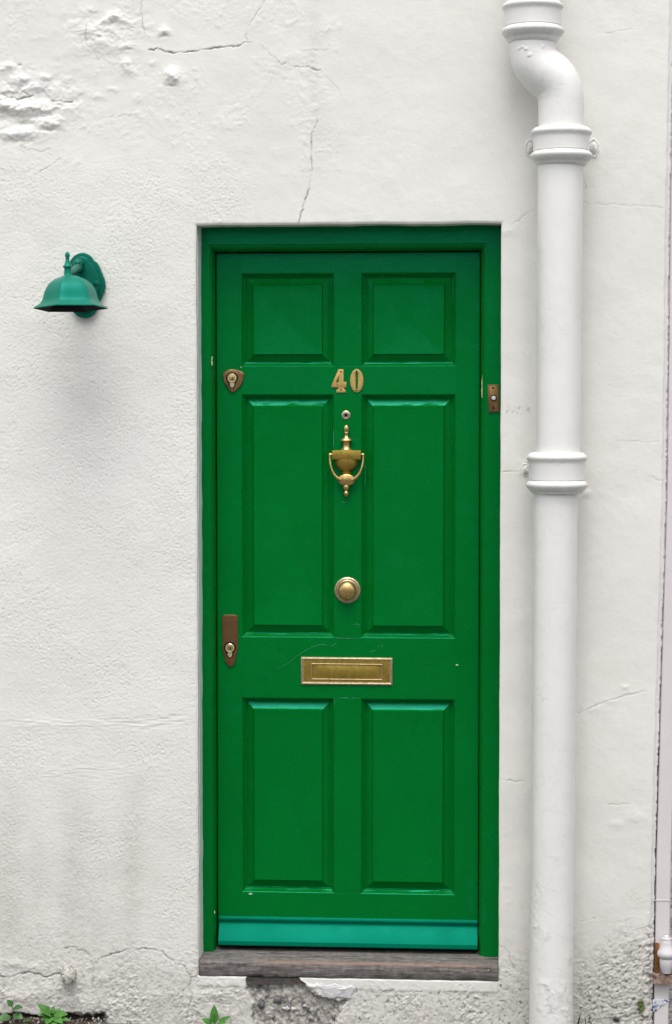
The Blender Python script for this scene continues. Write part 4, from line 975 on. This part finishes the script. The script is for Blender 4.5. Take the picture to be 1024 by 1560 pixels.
for v0, v1 in ((1371, 1372.5),):
    bm = BM(); a = P(995, v0, YN-.0012); b_ = P(1022, v1, YN-.0012); box(bm, a.x, b_.x, YN-.0016, YN+.001, b_.z, a.z, .0003); obj('joint_ridge', bm, M_PINK, nf)
# rusty bracket and hinge
hg = thing('hinge', 'white urn shaped hinge finial on a rusty bracket on the pinkish post', 'hinge', P(1016, 1480, YN))
bm = BM(); a = P(997.5, 1436, YN); b_ = P(1003.5, 1485, YN); box(bm, a.x, b_.x, YN-.010, YN-.0002, b_.z, a.z, .0012); obj('strap', bm, M_RUSTD, hg)
bm = BM(); rings = []
for k in range(20):
    u = 994.5+32*k/19; a = P(u, 1481+random.uniform(-.8, .8), YN); b_ = P(u, 1495.5+random.uniform(-.9, .9), YN); y_ = -.026
    rings.append([Vector((a.x, YN-.001, a.z)), Vector((a.x, YN+y_, a.z-.001)), Vector((b_.x, YN+y_, b_.z)), Vector((b_.x, YN-.001, b_.z))])
loft(bm, rings); obj('bracket', bm, M_RUST, hg)
bm = BM(); YH = YN-.024; sH = S(YH); hc = P(1015.6, 1450, YH)
lathe(bm, (hc.x, YH, 0), [(r*sH, P(1015.6, py, YH).z) for r, py in [(0, 1421), (1.6, 1421.4), (2.0, 1422.8), (1.6, 1424), (3.6, 1425), (4.4, 1427.2), (4.6, 1428), (8.0, 1428.6), (8.6, 1430.6), (8.2, 1432.4), (8.6, 1433), (8.8, 1437), (10.2, 1443), (13.6, 1449), (14.6, 1452.4), (13.8, 1456), (11.2, 1459), (9.6, 1459.8), (10.8, 1461), (10.8, 1466), (10.2, 1471), (8.8, 1476), (7.6, 1479), (7.0, 1482)]], 'z', 36)
obj('finial', bm, M_CHINA, hg, angle=45)
tl = plate('glazed_fragment', [(994.6, 1523), (1004, 1522.4), (1020.5, 1524), (1014, 1529), (1006, 1534), (1000, 1540.5), (995.2, 1542)], YN, .0022, M_BLUE, None, .0003)
tag(tl, 'triangular blue and white glazed fragment stuck low on the pinkish post', 'tile fragment')

rs_ = random.Random(9); bm = BM()
for i in range(110):
    x = P(rs_.uniform(-6, 160), 1556, 0).x; y = -rs_.uniform(.0, .06); r0 = rs_.uniform(.0012, .0045)
    bmesh.ops.create_icosphere(bm, subdivisions=1, radius=r0, matrix=Matrix.Translation((x, y, P(60, 1550.5, 0).z+.001))@Euler((rs_.random()*3, rs_.random()*3, 0)).to_matrix().to_4x4()@Matrix.Diagonal((1.3, 1, .7, 1)))
tag(obj('grit', bm, mat_simple('mixed grit', (0.06, 0.035, 0.025), (0.50, 0.46, 0.42), 40, .9, .002), smooth=False), kind='stuff')
# ---------------------------------------------------------------- weeds
def leaf(bm, base, tip, width, droop=.25, up=Vector((0, -.6, .8)), n=9, fold=.18):
    base, tip = Vector(base), Vector(tip); ax_ = tip-base; L = ax_.length; t_ = ax_.normalized(); sd = t_.cross(up).normalized(); nn = sd.cross(t_).normalized()
    rows = []
    for i in range(n+1):
        t = i/n; w = width*.5*max(0.02, math.sin(math.pi*min(1, t**.8))**.75)*(0.12+0.88*min(1, t*3.2)); p = base+ax_*t+nn*(-(droop*L)*(t*t)+droop*L*.35*t)
        rows.append([p+sd*w+nn*fold*w, p+sd*w*.5+nn*fold*w*.35, p, p-sd*w*.5+nn*fold*w*.35, p-sd*w+nn*fold*w])
    loft(bm, rows, closed=False)
def weed(name, label, leaves, stems, lm, root):
    w = thing(name, label, 'weed', root)
    for pts, r in stems:
        bm = BM(); path = catmull([P(*q) for q in pts], 5); tube(bm, path, [r*S(0)*(1-.5*i/len(path)) for i in range(len(path))], 8); obj('stem', bm, M_STEM if lm is M_LEAFD else lm, w)
    for (b0, t0, wd) in leaves:
        bm = BM(); leaf(bm, P(*b0), P(*t0), wd*1.35*S(0)); obj('leaf', bm, lm, w, angle=80)
    return w
weed('weed', 'bright green leafy weed with broad oval leaves at the foot of the left wall',
     [((78,1548,-.04),(60,1529,-.055),11),((79,1548,-.04),(64,1538,-.075),11),((80,1546,-.035),(82,1532,-.03),6),((81,1547,-.04),(101,1543,-.06),11),((79,1549,-.045),(71,1557,-.09),11),((77,1546,-.04),(58,1545,-.05),6),((83,1545,-.035),(92,1535,-.03),5),((82,1550,-.045),(105,1552,-.07),7),((81,1549,-.045),(94,1556,-.085),10),((80,1549,-.045),(83,1562,-.09),10),((78,1549,-.045),(64,1551,-.07),7)],
     [([(79,1562,-.03),(79,1555,-.035),(79.5,1547,-.04)], 1.4)], M_LEAF, P(79, 1560, -.04))
weed('weed', 'dark leaved seedling with a purple stem in the bottom left corner',
     [((19,1534,-.03),(12,1523,-.035),7.5),((19,1537,-.03),(33,1533,-.05),8),((20,1545,-.035),(34,1550,-.055),10),((17,1548,-.035),(-2,1552,-.06),12),((22,1546,-.03),(30,1543,-.03),5),((37,1556,-.035),(47,1551,-.05),5),((37,1556,-.035),(42,1562,-.05),5)],
     [([(18,1562,-.025),(18,1552,-.03),(20,1542,-.03),(19,1533,-.03)], 1.2), ([(20,1548,-.03),(32,1552,-.035),(38,1556,-.035)], .9)], M_LEAFD, P(18, 1560, -.03))
weed('weed', 'small weed with an upright toothed leaf below the left end of the sill',
     [((327,1562,-.03),(326,1532,-.035),10),((325,1563,-.03),(309,1551,-.045),9),((331,1562,-.03),(348,1547,-.045),8),((330,1560,-.03),(342,1556,-.06),7)],
     [([(327,1570,-.025),(327,1560,-.03),(326.5,1545,-.033)], 1.1)], M_LEAF, P(327, 1562, -.03))
g = thing('grass_tuft', 'thin dark grass blades at the foot of the wall right of the drainpipe', 'grass tuft', P(895, 1562, -.02))
for b0, t0 in (((878,1568),(885,1541)), ((880,1568),(884,1547)), ((893,1568),(891,1546)), ((897,1568),(904,1551)), ((900,1568),(898,1549))):
    bm = BM(); leaf(bm, P(*b0, -.02), P(*t0, -.04), 1.5*S(0), .1); obj('blade', bm, M_GRASS, g)
bm = BM()
for i in range(26): 
    c = P(976+random.gauss(0, 2.4), 1534+random.gauss(0, 7), -.0); bmesh.ops.create_icosphere(bm, subdivisions=1, radius=random.uniform(.0025, .005), matrix=Matrix.Translation(c+Vector((0, random.uniform(-.008, .004), 0))))
tag(obj('moss', bm, M_MOSS), 'small yellow green tuft of moss in the crumbling wall corner', 'moss')
